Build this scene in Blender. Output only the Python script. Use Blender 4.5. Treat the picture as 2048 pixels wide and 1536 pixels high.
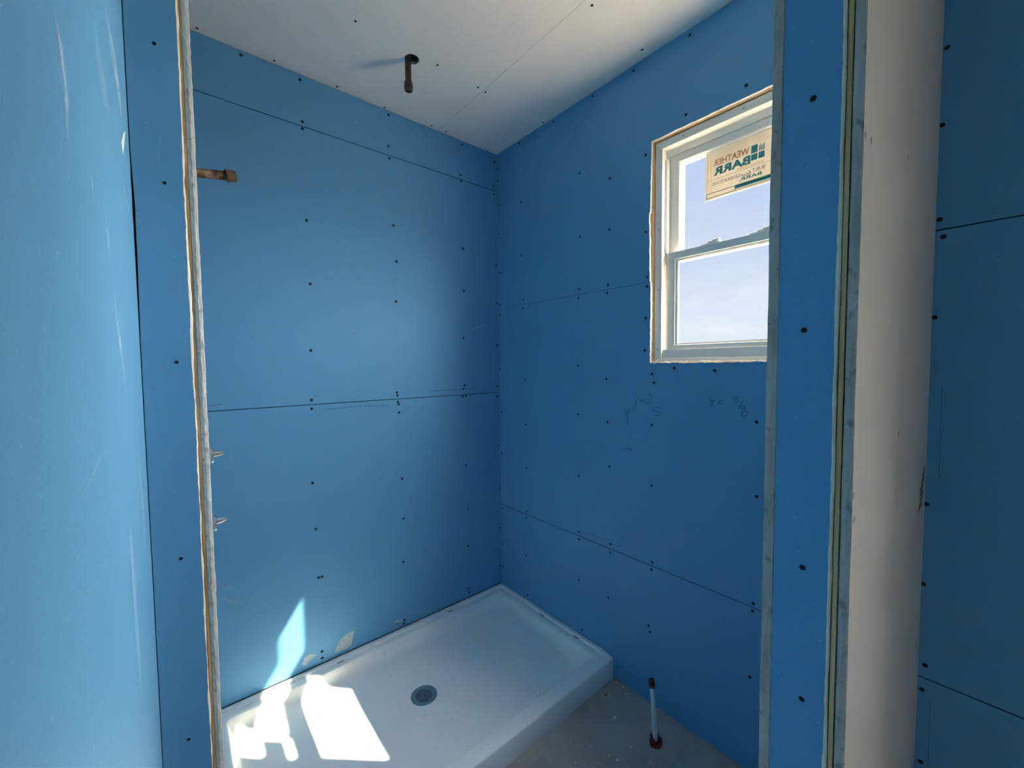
import bpy, bmesh, math, random
from mathutils import Vector, Matrix

# ------------------------------------------------------------------ clear
for o in list(bpy.data.objects):
    bpy.data.objects.remove(o)
scene = bpy.context.scene
COL = scene.collection
RND = random.Random(7)

# ------------------------------------------------------------------ camera
F_PX, YAW, PITCH, ROLL = 812.333, 40.0275, -2.77526, -0.57371
CAM = Vector((-1.5596, -1.9790, 1.4938))
cam_data = bpy.data.cameras.new('camera')
cam = bpy.data.objects.new('camera', cam_data)
COL.objects.link(cam)
ya, pi_, ro = math.radians(YAW), math.radians(PITCH), math.radians(ROLL)
fw = Vector((math.sin(ya) * math.cos(pi_), math.cos(ya) * math.cos(pi_), math.sin(pi_)))
rt = Vector((math.cos(ya), -math.sin(ya), 0))
up = rt.cross(fw)
r2 = math.cos(ro) * rt + math.sin(ro) * up
u2 = -math.sin(ro) * rt + math.cos(ro) * up
cam.matrix_world = Matrix(((r2.x, u2.x, -fw.x, CAM.x), (r2.y, u2.y, -fw.y, CAM.y), (r2.z, u2.z, -fw.z, CAM.z), (0, 0, 0, 1)))
cam_data.sensor_fit = 'HORIZONTAL'
cam_data.sensor_width = 36.0
cam_data.lens = F_PX * 36.0 / 2048.0
cam_data.clip_start = 0.005
cam_data.clip_end = 500
scene.camera = cam
scene.cycles.max_bounces = 12
scene.cycles.diffuse_bounces = 8

# ------------------------------------------------------------------ view
vs = scene.view_settings
vs.view_transform = 'Standard'
vs.look = 'None'
vs.exposure = 0.0
vs.gamma = 1.0
vs.use_curve_mapping = False

# ------------------------------------------------------------------ sky
SKY_STRENGTH = 1.1
SUN_STRENGTH = 34.0
SUN_DIR = Vector((-0.684, 0.636, -1.0))
SKY_FILL = 95.0
world = bpy.data.worlds.new('sky')
scene.world = world
world.use_nodes = True
wn = world.node_tree
wn.nodes.clear()
def N(nt, typ, **kw):
    n = nt.nodes.new(typ)
    for k, v in kw.items():
        if k in ('inp',):
            for a, b in v.items():
                n.inputs[a].default_value = b
        else:
            setattr(n, k, v)
    return n
tc = N(wn, 'ShaderNodeTexCoord')
sep = N(wn, 'ShaderNodeSeparateXYZ')
wn.links.new(tc.outputs['Generated'], sep.inputs[0])
ramp = N(wn, 'ShaderNodeValToRGB')
els = ramp.color_ramp.elements
els[0].position, els[0].color = 0.0, (0.86, 0.90, 0.97, 1)
els[1].position, els[1].color = 1.0, (0.30, 0.46, 0.85, 1)
e = els.new(0.10); e.color = (0.80, 0.87, 0.97, 1)
e = els.new(0.22); e.color = (0.66, 0.76, 0.94, 1)
e = els.new(0.40); e.color = (0.55, 0.67, 0.92, 1)
wn.links.new(sep.outputs['Z'], ramp.inputs[0])
mp = N(wn, 'ShaderNodeMapping')
mp.inputs['Scale'].default_value = (4, 4, 11)
wn.links.new(tc.outputs['Generated'], mp.inputs[0])
cl = N(wn, 'ShaderNodeTexNoise', inp={'Scale': 2.2, 'Detail': 8.0, 'Roughness': 0.6})
wn.links.new(mp.outputs[0], cl.inputs['Vector'])
cr = N(wn, 'ShaderNodeMapRange', inp={'From Min': 0.45, 'From Max': 0.75})
wn.links.new(cl.outputs[0], cr.inputs[0])
lowm = N(wn, 'ShaderNodeMapRange', inp={'From Min': 0.06, 'From Max': 0.20, 'To Min': 1.0, 'To Max': 0.25})
wn.links.new(sep.outputs['Z'], lowm.inputs[0])
cm = N(wn, 'ShaderNodeMath', operation='MULTIPLY')
wn.links.new(cr.outputs[0], cm.inputs[0]); wn.links.new(lowm.outputs[0], cm.inputs[1])
mixc = N(wn, 'ShaderNodeMixRGB', inp={'Color2': (0.95, 0.95, 0.97, 1)})
wn.links.new(cm.outputs[0], mixc.inputs[0]); wn.links.new(ramp.outputs[0], mixc.inputs[1])
bg = N(wn, 'ShaderNodeBackground', inp={'Strength': SKY_STRENGTH})
wn.links.new(mixc.outputs[0], bg.inputs[0])
wo = N(wn, 'ShaderNodeOutputWorld')
wn.links.new(bg.outputs[0], wo.inputs[0])

# ------------------------------------------------------------------ sun
sd = bpy.data.lights.new('sun', 'SUN')
sd.energy = SUN_STRENGTH
sd.angle = math.radians(0.53)
sd.color = (1.0, 0.84, 0.60)
so = bpy.data.objects.new('sun', sd)
COL.objects.link(so)
so.rotation_euler = SUN_DIR.to_track_quat('-Z', 'Y').to_euler()
so.location = (6, -6, 9)

# added wide sun lamp standing in for stronger sky light through the windows
kd = bpy.data.lights.new('sky_fill', 'SUN')
kd.energy = SKY_FILL
kd.angle = math.radians(100)
kd.color = (1.0, 0.94, 0.83)
ko = bpy.data.objects.new('sky_fill', kd)
COL.objects.link(ko)
ko.rotation_euler = Vector((-0.80, 0.62, -0.66)).to_track_quat('-Z', 'Y').to_euler()
ko.location = (7, -5, 9)
W2 = (-3.34, -3.05, 1.10, 2.12)      # added unseen window to light the near room: y0, y1, z0, z1

# ================================================================== materials
def new_mat(name):
    m = bpy.data.materials.new(name)
    m.use_nodes = True
    nt = m.node_tree
    nt.nodes.clear()
    out = N(nt, 'ShaderNodeOutputMaterial')
    p = N(nt, 'ShaderNodeBsdfPrincipled')
    nt.links.new(p.outputs[0], out.inputs[0])
    return m, nt, p, out

def noise_mat(name, c1, c2, scale=6, detail=4, rough=0.6, spec=0.3, bump=0.0, bscale=80, metal=0.0, stretch=(1, 1, 1), fmin=0.3, fmax=0.7, speck=None):
    m, nt, p, out = new_mat(name)
    t = N(nt, 'ShaderNodeTexCoord')
    mpn = N(nt, 'ShaderNodeMapping')
    mpn.inputs['Scale'].default_value = stretch
    nt.links.new(t.outputs['Object'], mpn.inputs[0])
    n = N(nt, 'ShaderNodeTexNoise', inp={'Scale': scale, 'Detail': detail})
    nt.links.new(mpn.outputs[0], n.inputs['Vector'])
    mr = N(nt, 'ShaderNodeMapRange', inp={'From Min': fmin, 'From Max': fmax})
    nt.links.new(n.outputs[0], mr.inputs[0])
    mx = N(nt, 'ShaderNodeMixRGB', inp={'Color1': (*c1, 1), 'Color2': (*c2, 1)})
    nt.links.new(mr.outputs[0], mx.inputs[0])
    col = mx.outputs[0]
    if speck:
        n3 = N(nt, 'ShaderNodeTexNoise', inp={'Scale': speck[0], 'Detail': 3.0})
        nt.links.new(t.outputs['Object'], n3.inputs['Vector'])
        mr3 = N(nt, 'ShaderNodeMapRange', inp={'From Min': speck[1], 'From Max': speck[2], 'To Max': speck[4]})
        nt.links.new(n3.outputs[0], mr3.inputs[0])
        mx3 = N(nt, 'ShaderNodeMixRGB', inp={'Color2': (*speck[3], 1)})
        nt.links.new(mr3.outputs[0], mx3.inputs[0]); nt.links.new(col, mx3.inputs[1])
        col = mx3.outputs[0]
    nt.links.new(col, p.inputs['Base Color'])
    p.inputs['Roughness'].default_value = rough
    p.inputs['Specular IOR Level'].default_value = spec
    p.inputs['Metallic'].default_value = metal
    if bump:
        n2 = N(nt, 'ShaderNodeTexNoise', inp={'Scale': bscale, 'Detail': 5.0})
        nt.links.new(mpn.outputs[0], n2.inputs['Vector'])
        b = N(nt, 'ShaderNodeBump', inp={'Strength': bump, 'Distance': 0.004})
        nt.links.new(n2.outputs[0], b.inputs['Height'])
        nt.links.new(b.outputs[0], p.inputs['Normal'])
    return m

BLUE = noise_mat('blue_moisture_board_paper', (0.104, 0.310, 0.526), (0.114, 0.330, 0.554), scale=2.5, rough=0.58, spec=0.28, bump=0.05, bscale=300, speck=(150, 0.70, 0.77, (0.40, 0.60, 0.80), 0.5))
BLUEDK = noise_mat('blue_board_shaded_edge', (0.035, 0.12, 0.25), (0.04, 0.135, 0.27), rough=0.7, spec=0.2)  # board edge blue darkened, joint shade put into the colour
WHITE = noise_mat('white_ceiling_board_paper', (0.82, 0.80, 0.75), (0.86, 0.84, 0.79), scale=2, rough=0.75, spec=0.15, bump=0.04, bscale=250)
GREYBD = noise_mat('plain_drywall_paper', (0.62, 0.58, 0.53), (0.66, 0.62, 0.57), scale=5, rough=0.8, spec=0.12, bump=0.05, bscale=250)
GYP = noise_mat('cut_gypsum_core', (0.66, 0.61, 0.54), (0.80, 0.76, 0.69), scale=30, detail=8, rough=0.95, spec=0.05, bump=0.9, bscale=90, stretch=(1, 1, 0.35), speck=(60, 0.62, 0.72, (0.34, 0.27, 0.19), 0.6))
GYPGREY = noise_mat('cut_gypsum_core_shaded', (0.40, 0.35, 0.31), (0.56, 0.50, 0.45), scale=28, detail=8, rough=0.95, spec=0.05, bump=1.0, bscale=80, stretch=(1, 1, 0.4), speck=(55, 0.60, 0.70, (0.22, 0.20, 0.19), 0.7))  # greyer copy of the gypsum core with shade put into its colour
PAPER = noise_mat('torn_board_paper', (0.88, 0.76, 0.60), (0.93, 0.84, 0.70), scale=20, rough=0.9, spec=0.05, bump=0.4, bscale=120)
WOOD = noise_mat('pine_stud', (0.74, 0.44, 0.20), (0.88, 0.60, 0.33), scale=9, detail=6, rough=0.7, spec=0.2, stretch=(8, 8, 0.5), bump=0.3, bscale=30)
DARKGAP = noise_mat('painted_cavity_shade', (0.012, 0.011, 0.01), (0.02, 0.018, 0.016), rough=1.0, spec=0.0)  # near-black colour standing in for the shade in joints and holes
SCREW = noise_mat('black_drywall_screw', (0.008, 0.010, 0.014), (0.016, 0.018, 0.022), scale=60, rough=0.7, spec=0.2)
CONC = noise_mat('concrete_slab', (0.29, 0.28, 0.265), (0.42, 0.405, 0.38), scale=5, detail=9, rough=0.85, spec=0.15, bump=0.25, bscale=60, speck=(40, 0.64, 0.74, (0.50, 0.48, 0.45), 0.6))
PAN = noise_mat('white_acrylic_shower_pan', (0.84, 0.86, 0.85), (0.87, 0.89, 0.88), scale=6, rough=0.33, spec=0.4, speck=(24, 0.66, 0.78, (0.46, 0.46, 0.44), 0.35))
VINYL = noise_mat('white_window_vinyl', (0.86, 0.82, 0.745), (0.89, 0.85, 0.775), scale=8, rough=0.45, spec=0.35)
GASKET = noise_mat('window_gasket', (0.25, 0.22, 0.20), (0.32, 0.28, 0.25), rough=0.8)
CHROME = noise_mat('chrome', (0.78, 0.77, 0.75), (0.86, 0.85, 0.83), scale=30, rough=0.18, metal=1.0)
STEEL = noise_mat('brushed_drain_steel', (0.36, 0.42, 0.44), (0.50, 0.56, 0.58), scale=40, rough=0.35, metal=0.85)
RUST = noise_mat('rusted_galvanised_pipe', (0.060, 0.030, 0.014), (0.36, 0.24, 0.15), scale=55, detail=6, rough=0.75, spec=0.3, bump=0.6, bscale=90, fmin=0.38, fmax=0.72)
BRONZE = noise_mat('rusted_pipe_cap', (0.075, 0.030, 0.014), (0.20, 0.095, 0.045), scale=60, rough=0.55, spec=0.4, bump=0.4, bscale=90)
DARKPIPE = noise_mat('dark_steel_pipe', (0.022, 0.018, 0.012), (0.10, 0.075, 0.045), scale=38, detail=5, rough=0.55, spec=0.4, bump=0.4, bscale=80, fmin=0.4, fmax=0.75)
PEX = noise_mat('white_supply_tubing', (0.62, 0.68, 0.72), (0.68, 0.73, 0.76), scale=30, rough=0.4, spec=0.4)
COPPER = noise_mat('dark_crimp_ring', (0.035, 0.018, 0.014), (0.07, 0.035, 0.025), scale=60, rough=0.5, spec=0.4)
RED = noise_mat('torn_red_plastic', (0.11, 0.008, 0.008), (0.20, 0.016, 0.014), scale=40, rough=0.6, spec=0.3)
CHALK = noise_mat('plaster_crumb', (0.82, 0.86, 0.76), (0.90, 0.93, 0.85), scale=40, rough=0.95, spec=0.05, bump=0.5, bscale=90)
COMPOUND = noise_mat('joint_compound_smear', (0.32, 0.42, 0.48), (0.42, 0.52, 0.57), scale=60, rough=0.95, spec=0.05, bump=0.3, bscale=90)
PENCILM = noise_mat('graphite', (0.010, 0.042, 0.095), (0.014, 0.05, 0.11), scale=200, rough=0.6)
PRINTM = noise_mat('board_print', (0.035, 0.14, 0.31), (0.05, 0.18, 0.38), scale=300, rough=0.7)
GROUND = noise_mat('sunlit_pale_gravel', (0.76, 0.68, 0.55), (0.84, 0.76, 0.62), scale=2, rough=0.95, spec=0.05)
SHEATH = noise_mat('sheathing', (0.40, 0.32, 0.22), (0.5, 0.4, 0.28), scale=6, rough=0.85)

def scuff_mat():
    m, nt, p, out = new_mat('chalky_scuff')
    at = N(nt, 'ShaderNodeAttribute', attribute_name='opacity')
    t = N(nt, 'ShaderNodeTexCoord')
    n = N(nt, 'ShaderNodeTexNoise', inp={'Scale': 45.0, 'Detail': 6.0})
    nt.links.new(t.outputs['Object'], n.inputs['Vector'])
    mr = N(nt, 'ShaderNodeMapRange', inp={'From Min': 0.22, 'From Max': 0.55})
    nt.links.new(n.outputs[0], mr.inputs[0])
    mu = N(nt, 'ShaderNodeMath', operation='MULTIPLY')
    nt.links.new(at.outputs['Fac'], mu.inputs[0]); nt.links.new(mr.outputs[0], mu.inputs[1])
    p.inputs['Base Color'].default_value = (0.55, 0.76, 0.95, 1)
    p.inputs['Roughness'].default_value = 0.9
    p.inputs['Specular IOR Level'].default_value = 0.05
    tr = N(nt, 'ShaderNodeBsdfTransparent')
    ms = N(nt, 'ShaderNodeMixShader')
    nt.links.new(mu.outputs[0], ms.inputs[0]); nt.links.new(tr.outputs[0], ms.inputs[1]); nt.links.new(p.outputs[0], ms.inputs[2])
    nt.links.new(ms.outputs[0], out.inputs[0])
    return m
SCUFF = scuff_mat()

def glass_mat():
    m, nt, p, out = new_mat('clear_window_glass')
    nt.nodes.remove(p)
    tr = N(nt, 'ShaderNodeBsdfTransparent', inp={'Color': (0.95, 0.96, 0.97, 1)})
    gl = N(nt, 'ShaderNodeBsdfGlossy', inp={'Roughness': 0.02})
    ms = N(nt, 'ShaderNodeMixShader', inp={'Fac': 0.04})
    nt.links.new(tr.outputs[0], ms.inputs[1]); nt.links.new(gl.outputs[0], ms.inputs[2])
    nt.links.new(ms.outputs[0], out.inputs[0])
    return m
GLASS = glass_mat()

def translucent_mat(name, c, tw=0.6):
    m, nt, p, out = new_mat(name)
    p.inputs['Base Color'].default_value = (*c, 1)
    p.inputs['Roughness'].default_value = 0.8
    t = N(nt, 'ShaderNodeTexCoord')
    n = N(nt, 'ShaderNodeTexNoise', inp={'Scale': 25.0, 'Detail': 3.0})
    nt.links.new(t.outputs['Object'], n.inputs['Vector'])
    hs = N(nt, 'ShaderNodeMixRGB', inp={'Color1': (*c, 1), 'Color2': (*[min(1, q * 1.06) for q in c], 1)})
    nt.links.new(n.outputs[0], hs.inputs[0])
    tl = N(nt, 'ShaderNodeBsdfTranslucent')
    nt.links.new(hs.outputs[0], tl.inputs[0]); nt.links.new(hs.outputs[0], p.inputs['Base Color'])
    ms = N(nt, 'ShaderNodeMixShader', inp={'Fac': tw})
    nt.links.new(p.outputs[0], ms.inputs[1]); nt.links.new(tl.outputs[0], ms.inputs[2])
    nt.links.new(ms.outputs[0], out.inputs[0])
    return m
ST_PAPER = translucent_mat('sticker_paper', (0.82, 0.76, 0.64), 0.12)
ST_TEAL = translucent_mat('sticker_teal_ink', (0.05, 0.30, 0.33), 0.12)
ST_DARK = translucent_mat('sticker_dark_ink', (0.10, 0.20, 0.22), 0.12)
ST_ORNG = translucent_mat('sticker_orange_ink', (0.55, 0.26, 0.12), 0.12)
ST_TAN = translucent_mat('sticker_tan_ink', (0.60, 0.42, 0.20), 0.12)
ST_LIGHT = translucent_mat('sticker_white', (0.86, 0.90, 0.90), 0.12)

# ================================================================== helpers
def obj(name, verts, faces, mats, parent=None, fm=None, smooth=False):
    me = bpy.data.meshes.new(name)
    me.from_pydata([tuple(v) for v in verts], [], faces)
    if not isinstance(mats, (list, tuple)):
        mats = [mats]
    for m in mats:
        me.materials.append(m)
    if fm:
        for i, k in enumerate(fm):
            me.polygons[i].material_index = k
    bm = bmesh.new(); bm.from_mesh(me)
    bmesh.ops.recalc_face_normals(bm, faces=bm.faces)
    bm.to_mesh(me); bm.free()
    if smooth:
        for q in me.polygons:
            q.use_smooth = True
    o = bpy.data.objects.new(name, me)
    COL.objects.link(o)
    if parent:
        o.parent = parent
    return o

def empty(name, loc=(0, 0, 0)):
    o = bpy.data.objects.new(name, None)
    o.location = loc
    o.empty_display_size = 0.05
    COL.objects.link(o)
    return o

def tag(o, label, cat, group=None, kind=None):
    o['label'] = label
    o['category'] = cat
    if group: o['group'] = group
    if kind: o['kind'] = kind
    return o

class MB:
    def __init__(s): s.v = []; s.f = []; s.m = []
    def add(s, v, f, m=0):
        b = len(s.v); s.v += [tuple(q) for q in v]; s.f += [tuple(b + i for i in q) for q in f]; s.m += [m] * len(f)
    def box(s, lo, hi, m=0):
        x0, y0, z0 = lo; x1, y1, z1 = hi
        s.add([(x0,y0,z0),(x1,y0,z0),(x1,y1,z0),(x0,y1,z0),(x0,y0,z1),(x1,y0,z1),(x1,y1,z1),(x0,y1,z1)],
              [(0,3,2,1),(4,5,6,7),(0,1,5,4),(1,2,6,5),(2,3,7,6),(3,0,4,7)], m)
    def lathe(s, prof, origin, axis, n=20, m=0, caps=True):
        # prof: list of (radius, distance along axis)
        a = Vector(axis).normalized()
        t = Vector((0, 0, 1)) if abs(a.z) < 0.9 else Vector((1, 0, 0))
        e1 = a.cross(t).normalized(); e2 = a.cross(e1)
        o = Vector(origin); V = []; Fc = []
        for r, d in prof:
            for i in range(n):
                th = 2 * math.pi * i / n
                V.append(o + a * d + (e1 * math.cos(th) + e2 * math.sin(th)) * r)
        for k in range(len(prof) - 1):
            for i in range(n):
                j = (i + 1) % n
                Fc.append((k*n+i, k*n+j, (k+1)*n+j, (k+1)*n+i))
        if caps:
            Fc.append(tuple(range(n))[::-1]); Fc.append(tuple((len(prof)-1)*n+i for i in range(n)))
        s.add(V, Fc, m)
    def build(s, name, mats, parent=None, smooth=False, bevel=0):
        o = obj(name, s.v, s.f, mats, parent, s.m, smooth)
        if bevel:
            md = o.modifiers.new('bevel', 'BEVEL'); md.width = bevel; md.segments = 2; md.limit_method = 'ANGLE'
        return o

def smooth_by_angle(o, deg=40):
    for q in o.data.polygons: q.use_smooth = True
    bm = bmesh.new(); bm.from_mesh(o.data)
    for e_ in bm.edges:
        if len(e_.link_faces) == 2 and e_.calc_face_angle(0) > math.radians(deg):
            e_.smooth = False
    bm.to_mesh(o.data); bm.free()

# surfaces: (u, v, d) -> world, d = depth behind the visible face
H = 2.76
XL, XE, YCAP, XS, YN, YF = -1.603, -1.503, -0.913, -0.898, -1.866, -1.7652
P_REAR = lambda u, v, d: (u, d, v)
P_RIGHT = lambda u, v, d: (d, u, v)
P_LEFT = lambda u, v, d: (XL - d, u, v)
P_CEIL = lambda u, v, d: (u, v, H + d)
P_CAPL = lambda u, v, d: (u, YCAP + d, v)
P_CAPS = lambda u, v, d: (XS + d, u, v)
P_NEAR = lambda u, v, d: (u, YN + d, v)
P_FAR = lambda u, v, d: (u, YF - d, v)
P_END = lambda u, v, d: (XE - d, u, v)
P_BACK = lambda u, v, d: (u, -4.2 - d, v)

def jag(p0, p1, step=0.012, amp=0.0012, seed=0, drift=0.0):
    r = random.Random(seed)
    L = math.hypot(p1[0] - p0[0], p1[1] - p0[1]); n = max(2, int(L / step))
    nx, ny = -(p1[1] - p0[1]) / L, (p1[0] - p0[0]) / L
    out = []; w = 0
    for i in range(n + 1):
        t = i / n
        w = w * 0.8 + r.uniform(-1, 1) * drift
        a = 0 if i in (0, n) else r.uniform(-amp, amp) + w
        tt = t if i in (0, n) else t + r.uniform(-.3, .3) / n
        out.append((p0[0] + (p1[0] - p0[0]) * tt + nx * a, p0[1] + (p1[1] - p0[1]) * tt + ny * a))
    return out

def inset(pts, ch):
    n = len(pts)
    A = sum(pts[i][0] * pts[(i+1) % n][1] - pts[(i+1) % n][0] * pts[i][1] for i in range(n))
    sg = 1 if A > 0 else -1
    out = []
    for i in range(n):
        p, q, r = Vector(pts[i-1]), Vector(pts[i]), Vector(pts[(i+1) % n])
        d1 = (q - p).normalized(); d2 = (r - q).normalized()
        n1 = Vector((-d1.y, d1.x)) * sg; n2 = Vector((-d2.y, d2.x)) * sg
        b = n1 + n2
        k = b.dot(n1)
        out.append(q + b * (ch / k if abs(k) > 1e-6 else ch))
    return [tuple(q) for q in out]

def board(name, parent, P, pts, t=0.0127, mats=(None, None), ch=0.0, cut=None):
    n = len(pts)
    fr = inset(pts, ch) if ch else pts
    V = [P(u, v, 0) for u, v in fr]; Fc = [tuple(range(n))]; fm = [0]
    if ch:
        b1 = len(V); V += [P(u, v, ch) for u, v in pts]
        for i in range(n):
            j = (i + 1) % n; Fc.append((i, j, b1 + j, b1 + i)); fm.append(1)
    else:
        b1 = 0
    b2 = len(V); V += [P(u, v, t) for u, v in pts]
    for i in range(n):
        j = (i + 1) % n; Fc.append((b1 + i, b1 + j, b2 + j, b2 + i)); fm.append(2 if cut and cut(pts[i], pts[j]) else 1)
    Fc.append(tuple(b2 + i for i in range(n))[::-1]); fm.append(1)
    return obj(name, V, Fc, list(mats), parent, fm)

def rect(u0, u1, v0, v1): return [(u0, v0), (u1, v0), (u1, v1), (u0, v1)]

SCREW_MESH = {}
def screws(pts, P, key, pick, rim, r=0.0052):
    if key not in SCREW_MESH:
        n = 10; V = []; Fc = []; fm = []
        for rr, d in ((r * 1.45, 0.0), (r * 1.12, -0.0007), (r * 0.95, -0.0002), (r * 0.35, -0.0004)):
            for i in range(n):
                a = 2 * math.pi * i / n
                q = Vector(P(rr * math.cos(a), rr * math.sin(a), d)) - Vector(P(0, 0, 0))
                V.append(q)
        for k in range(3):
            for i in range(n):
                j = (i + 1) % n
                Fc.append((k*n+i, k*n+j, (k+1)*n+j, (k+1)*n+i)); fm.append(0 if k == 0 else 1)
        Fc.append(tuple(3*n+i for i in range(n))); fm.append(1)
        o = obj('screw', V, Fc, [rim, SCREW], None, fm)
        SCREW_MESH[key] = o.data
        bpy.data.objects.remove(o)
    for u, v in pts:
        o = bpy.data.objects.new('screw', SCREW_MESH[key])
        COL.objects.link(o)
        o.location = P(u, v, -0.0002)
        o.parent = pick(u, v)
        o.rotation_euler = (0, 0, 0)

def ribbon(name, parent, P, pts, w, mat, d=-0.0004):
    V = []; Fc = []
    n = len(pts)
    for i, q in enumerate(pts):
        a = Vector(pts[max(i-1, 0)]); b = Vector(pts[min(i+1, n-1)])
        t = (b - a); t = t.normalized() if t.length > 1e-9 else Vector((1, 0))
        nn = Vector((-t.y, t.x)) * w / 2
        V += [P(q[0] + nn.x, q[1] + nn.y, d), P(q[0] - nn.x, q[1] - nn.y, d)]
    for i in range(n - 1):
        Fc.append((2*i, 2*i+1, 2*i+3, 2*i+2))
    return obj(name, V, Fc, mat, parent)

def scuffs(data, P, pick):
    for rib, op in data:
        V = []; Fc = []; al = []
        n = len(rib)
        for i, (a, b, c, d_, e_, f_) in enumerate(rib):
            end = 0.0 if i in (0, n-1) else 1.0
            V += [P(a, b, -0.0005), P(c, d_, -0.0005), P(e_, f_, -0.0005)]
            al += [0.0, min(1.0, op * 1.35) * (end if n > 2 else 1.0), 0.0]
        for i in range(n - 1):
            for k in (0, 1):
                Fc.append((3*i+k, 3*i+k+1, 3*i+k+4, 3*i+k+3))
        o = obj('scuff', V, Fc, SCUFF, pick(rib[0][2], rib[0][3]))
        at = o.data.attributes.new('opacity', 'FLOAT', 'POINT')
        for i, a_ in enumerate(al): at.data[i].value = a_

def struct(o, label, cat):
    o['kind'] = 'structure'; o['label'] = label; o['category'] = cat
    return o

# ================================================================== setting
# ---- floor
b = MB(); b.box((-1.75, -4.35, -0.12), (0.13, 0.13, 0.0))
floor = struct(b.build('floor', CONC), 'bare grey concrete floor slab with plaster dust', 'floor')

# ---- ground outside
b = MB(); b.box((0.3, -40, -0.45), (80, 40, -0.30))
struct(b.build('ground', GROUND), 'pale sunlit ground outside the house', 'ground')

# ---- ceiling
b = MB(); b.box((-1.75, -4.35, H + 0.0135), (0.13, 0.13, H + 0.22))
ceiling = struct(b.build('ceiling', SHEATH), 'white drywall ceiling with one open board joint', 'ceiling')
XC = -0.402
HOLE = (-0.744, -0.384, 0.029)
def arc(a0, a1, n=12):
    r = random.Random(int(a0) + 5)
    return [(HOLE[0] + HOLE[2] * (1 + r.uniform(-.06, .06)) * math.cos(math.radians(a0 + (a1 - a0) * i / n)), HOLE[1] + HOLE[2] * math.sin(math.radians(a0 + (a1 - a0) * i / n))) for i in range(n + 1)]
hy = HOLE[1]
b_pts1 = [(-1.70, hy)] + arc(180, 0) + [(XC - 0.0005, hy), (XC - 0.0005, 0.02), (-1.70, 0.02)]
b_pts2 = [(-1.70, -4.2), (XC - 0.0005, -4.2), (XC - 0.0005, hy)] + arc(0, -180) + [(-1.70, hy)]
def two_poly_board(name, parent, P, polys, t, mats):
    V = []; Fc = []; fm = []
    for pts in polys:
        n = len(pts); b0 = len(V)
        V += [P(u, v, 0) for u, v in pts] + [P(u, v, t) for u, v in pts]
        Fc.append(tuple(b0 + i for i in range(n))); fm.append(0)
        for i in range(n):
            j = (i + 1) % n
            if abs(pts[i][1] - hy) < 1e-6 and abs(pts[j][1] - hy) < 1e-6: continue
            Fc.append((b0+i, b0+j, b0+n+j, b0+n+i)); fm.append(1)
    return obj(name, V, Fc, mats, parent, fm)
cp1 = two_poly_board('panel', ceiling, P_CEIL, [b_pts1, b_pts2], 0.0127, [WHITE, GYPGREY])
cp2 = board('panel', ceiling, P_CEIL, rect(XC + 0.0005, 0.013, -4.2, 0.02), mats=(WHITE, GYPGREY))
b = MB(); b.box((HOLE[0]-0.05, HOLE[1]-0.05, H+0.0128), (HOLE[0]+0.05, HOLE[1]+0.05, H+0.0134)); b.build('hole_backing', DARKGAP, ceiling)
screws([(-0.989,-0.426),(-0.646,-0.423),(-0.434,-0.419),(-0.388,-0.413),(-0.015,-0.414),(-0.368,-1.021),(-0.050,-1.020),(-1.434,-0.021),(-1.180,-0.019),(-0.931,-0.018),(-0.706,-0.012),(-0.451,-0.017),(-0.364,-0.020)], P_CEIL, 'ceil', lambda u, v: cp1 if u < XC else cp2, WHITE, 0.0048)

# ---- rear wall
b = MB(); b.box((-1.75, 0.0135, 0.0), (0.13, 0.13, H + 0.0134))
wall_rear = struct(b.build('wall_rear', SHEATH), 'blue moisture-board rear wall above the shower pan', 'wall')
ZR = (0.1095, 1.3212, 2.5404, H - 0.001)
rp = []
for k in range(3):
    rp.append(board('panel', wall_rear, P_REAR, rect(-1.7, -0.0008, ZR[k] + 0.0013, ZR[k+1] - 0.0013), mats=(BLUE, BLUEDK), ch=0.0005))
for z in ZR[1:3]:
    b = MB(); b.box((-1.69, 0.0128, z - .004), (-.005, 0.0134, z + .004)); b.build('joint_shade_strip', DARKGAP, wall_rear)  # dark strip behind the open joint stands in for its shade
pick_rear = lambda u, v: rp[0] if v < ZR[1] else rp[1] if v < ZR[2] else rp[2]
screws([(-1.295,2.739),(-1.081,2.735),(-1.077,2.560),(-1.078,2.530),(-0.681,2.737),(-0.685,2.585),(-0.683,2.526),(-0.247,2.737),(-0.262,2.565),(-0.259,2.530),(-0.069,2.762),(-0.021,2.710),(-0.029,2.564),(-0.026,2.518),(-1.074,2.138),(-0.669,2.200),(-0.253,2.158),(-1.067,1.861),(-0.657,2.022),(-0.251,1.917),(-1.074,1.565),(-0.665,1.820),(-0.259,1.648),(-0.013,2.100),(-0.013,1.870),(-0.015,1.613),(-1.078,1.342),(-1.079,1.303),(-0.672,1.355),(-0.669,1.339),(-0.668,1.306),(-0.664,1.294),(-0.663,1.251),(-0.256,1.374),(-0.265,1.354),(-0.271,1.311),(-0.250,1.314),(-0.019,1.359),(-0.020,1.296),(-1.086,0.965),(-0.655,0.903),(-0.259,0.905),(-0.010,0.989),(-0.008,0.717),(-1.078,0.750),(-0.652,0.690),(-0.250,0.647),(-1.074,0.521),(-1.059,0.520),(-0.659,0.458),(-0.250,0.421),(-1.070,0.166),(-1.070,0.135),(-0.661,0.144),(-0.663,0.125),(-0.252,0.163),(-0.248,0.138),(-0.008,0.467),(-0.007,0.222)], P_REAR, 'rear', pick_rear, BLUE, 0.0056)
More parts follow.
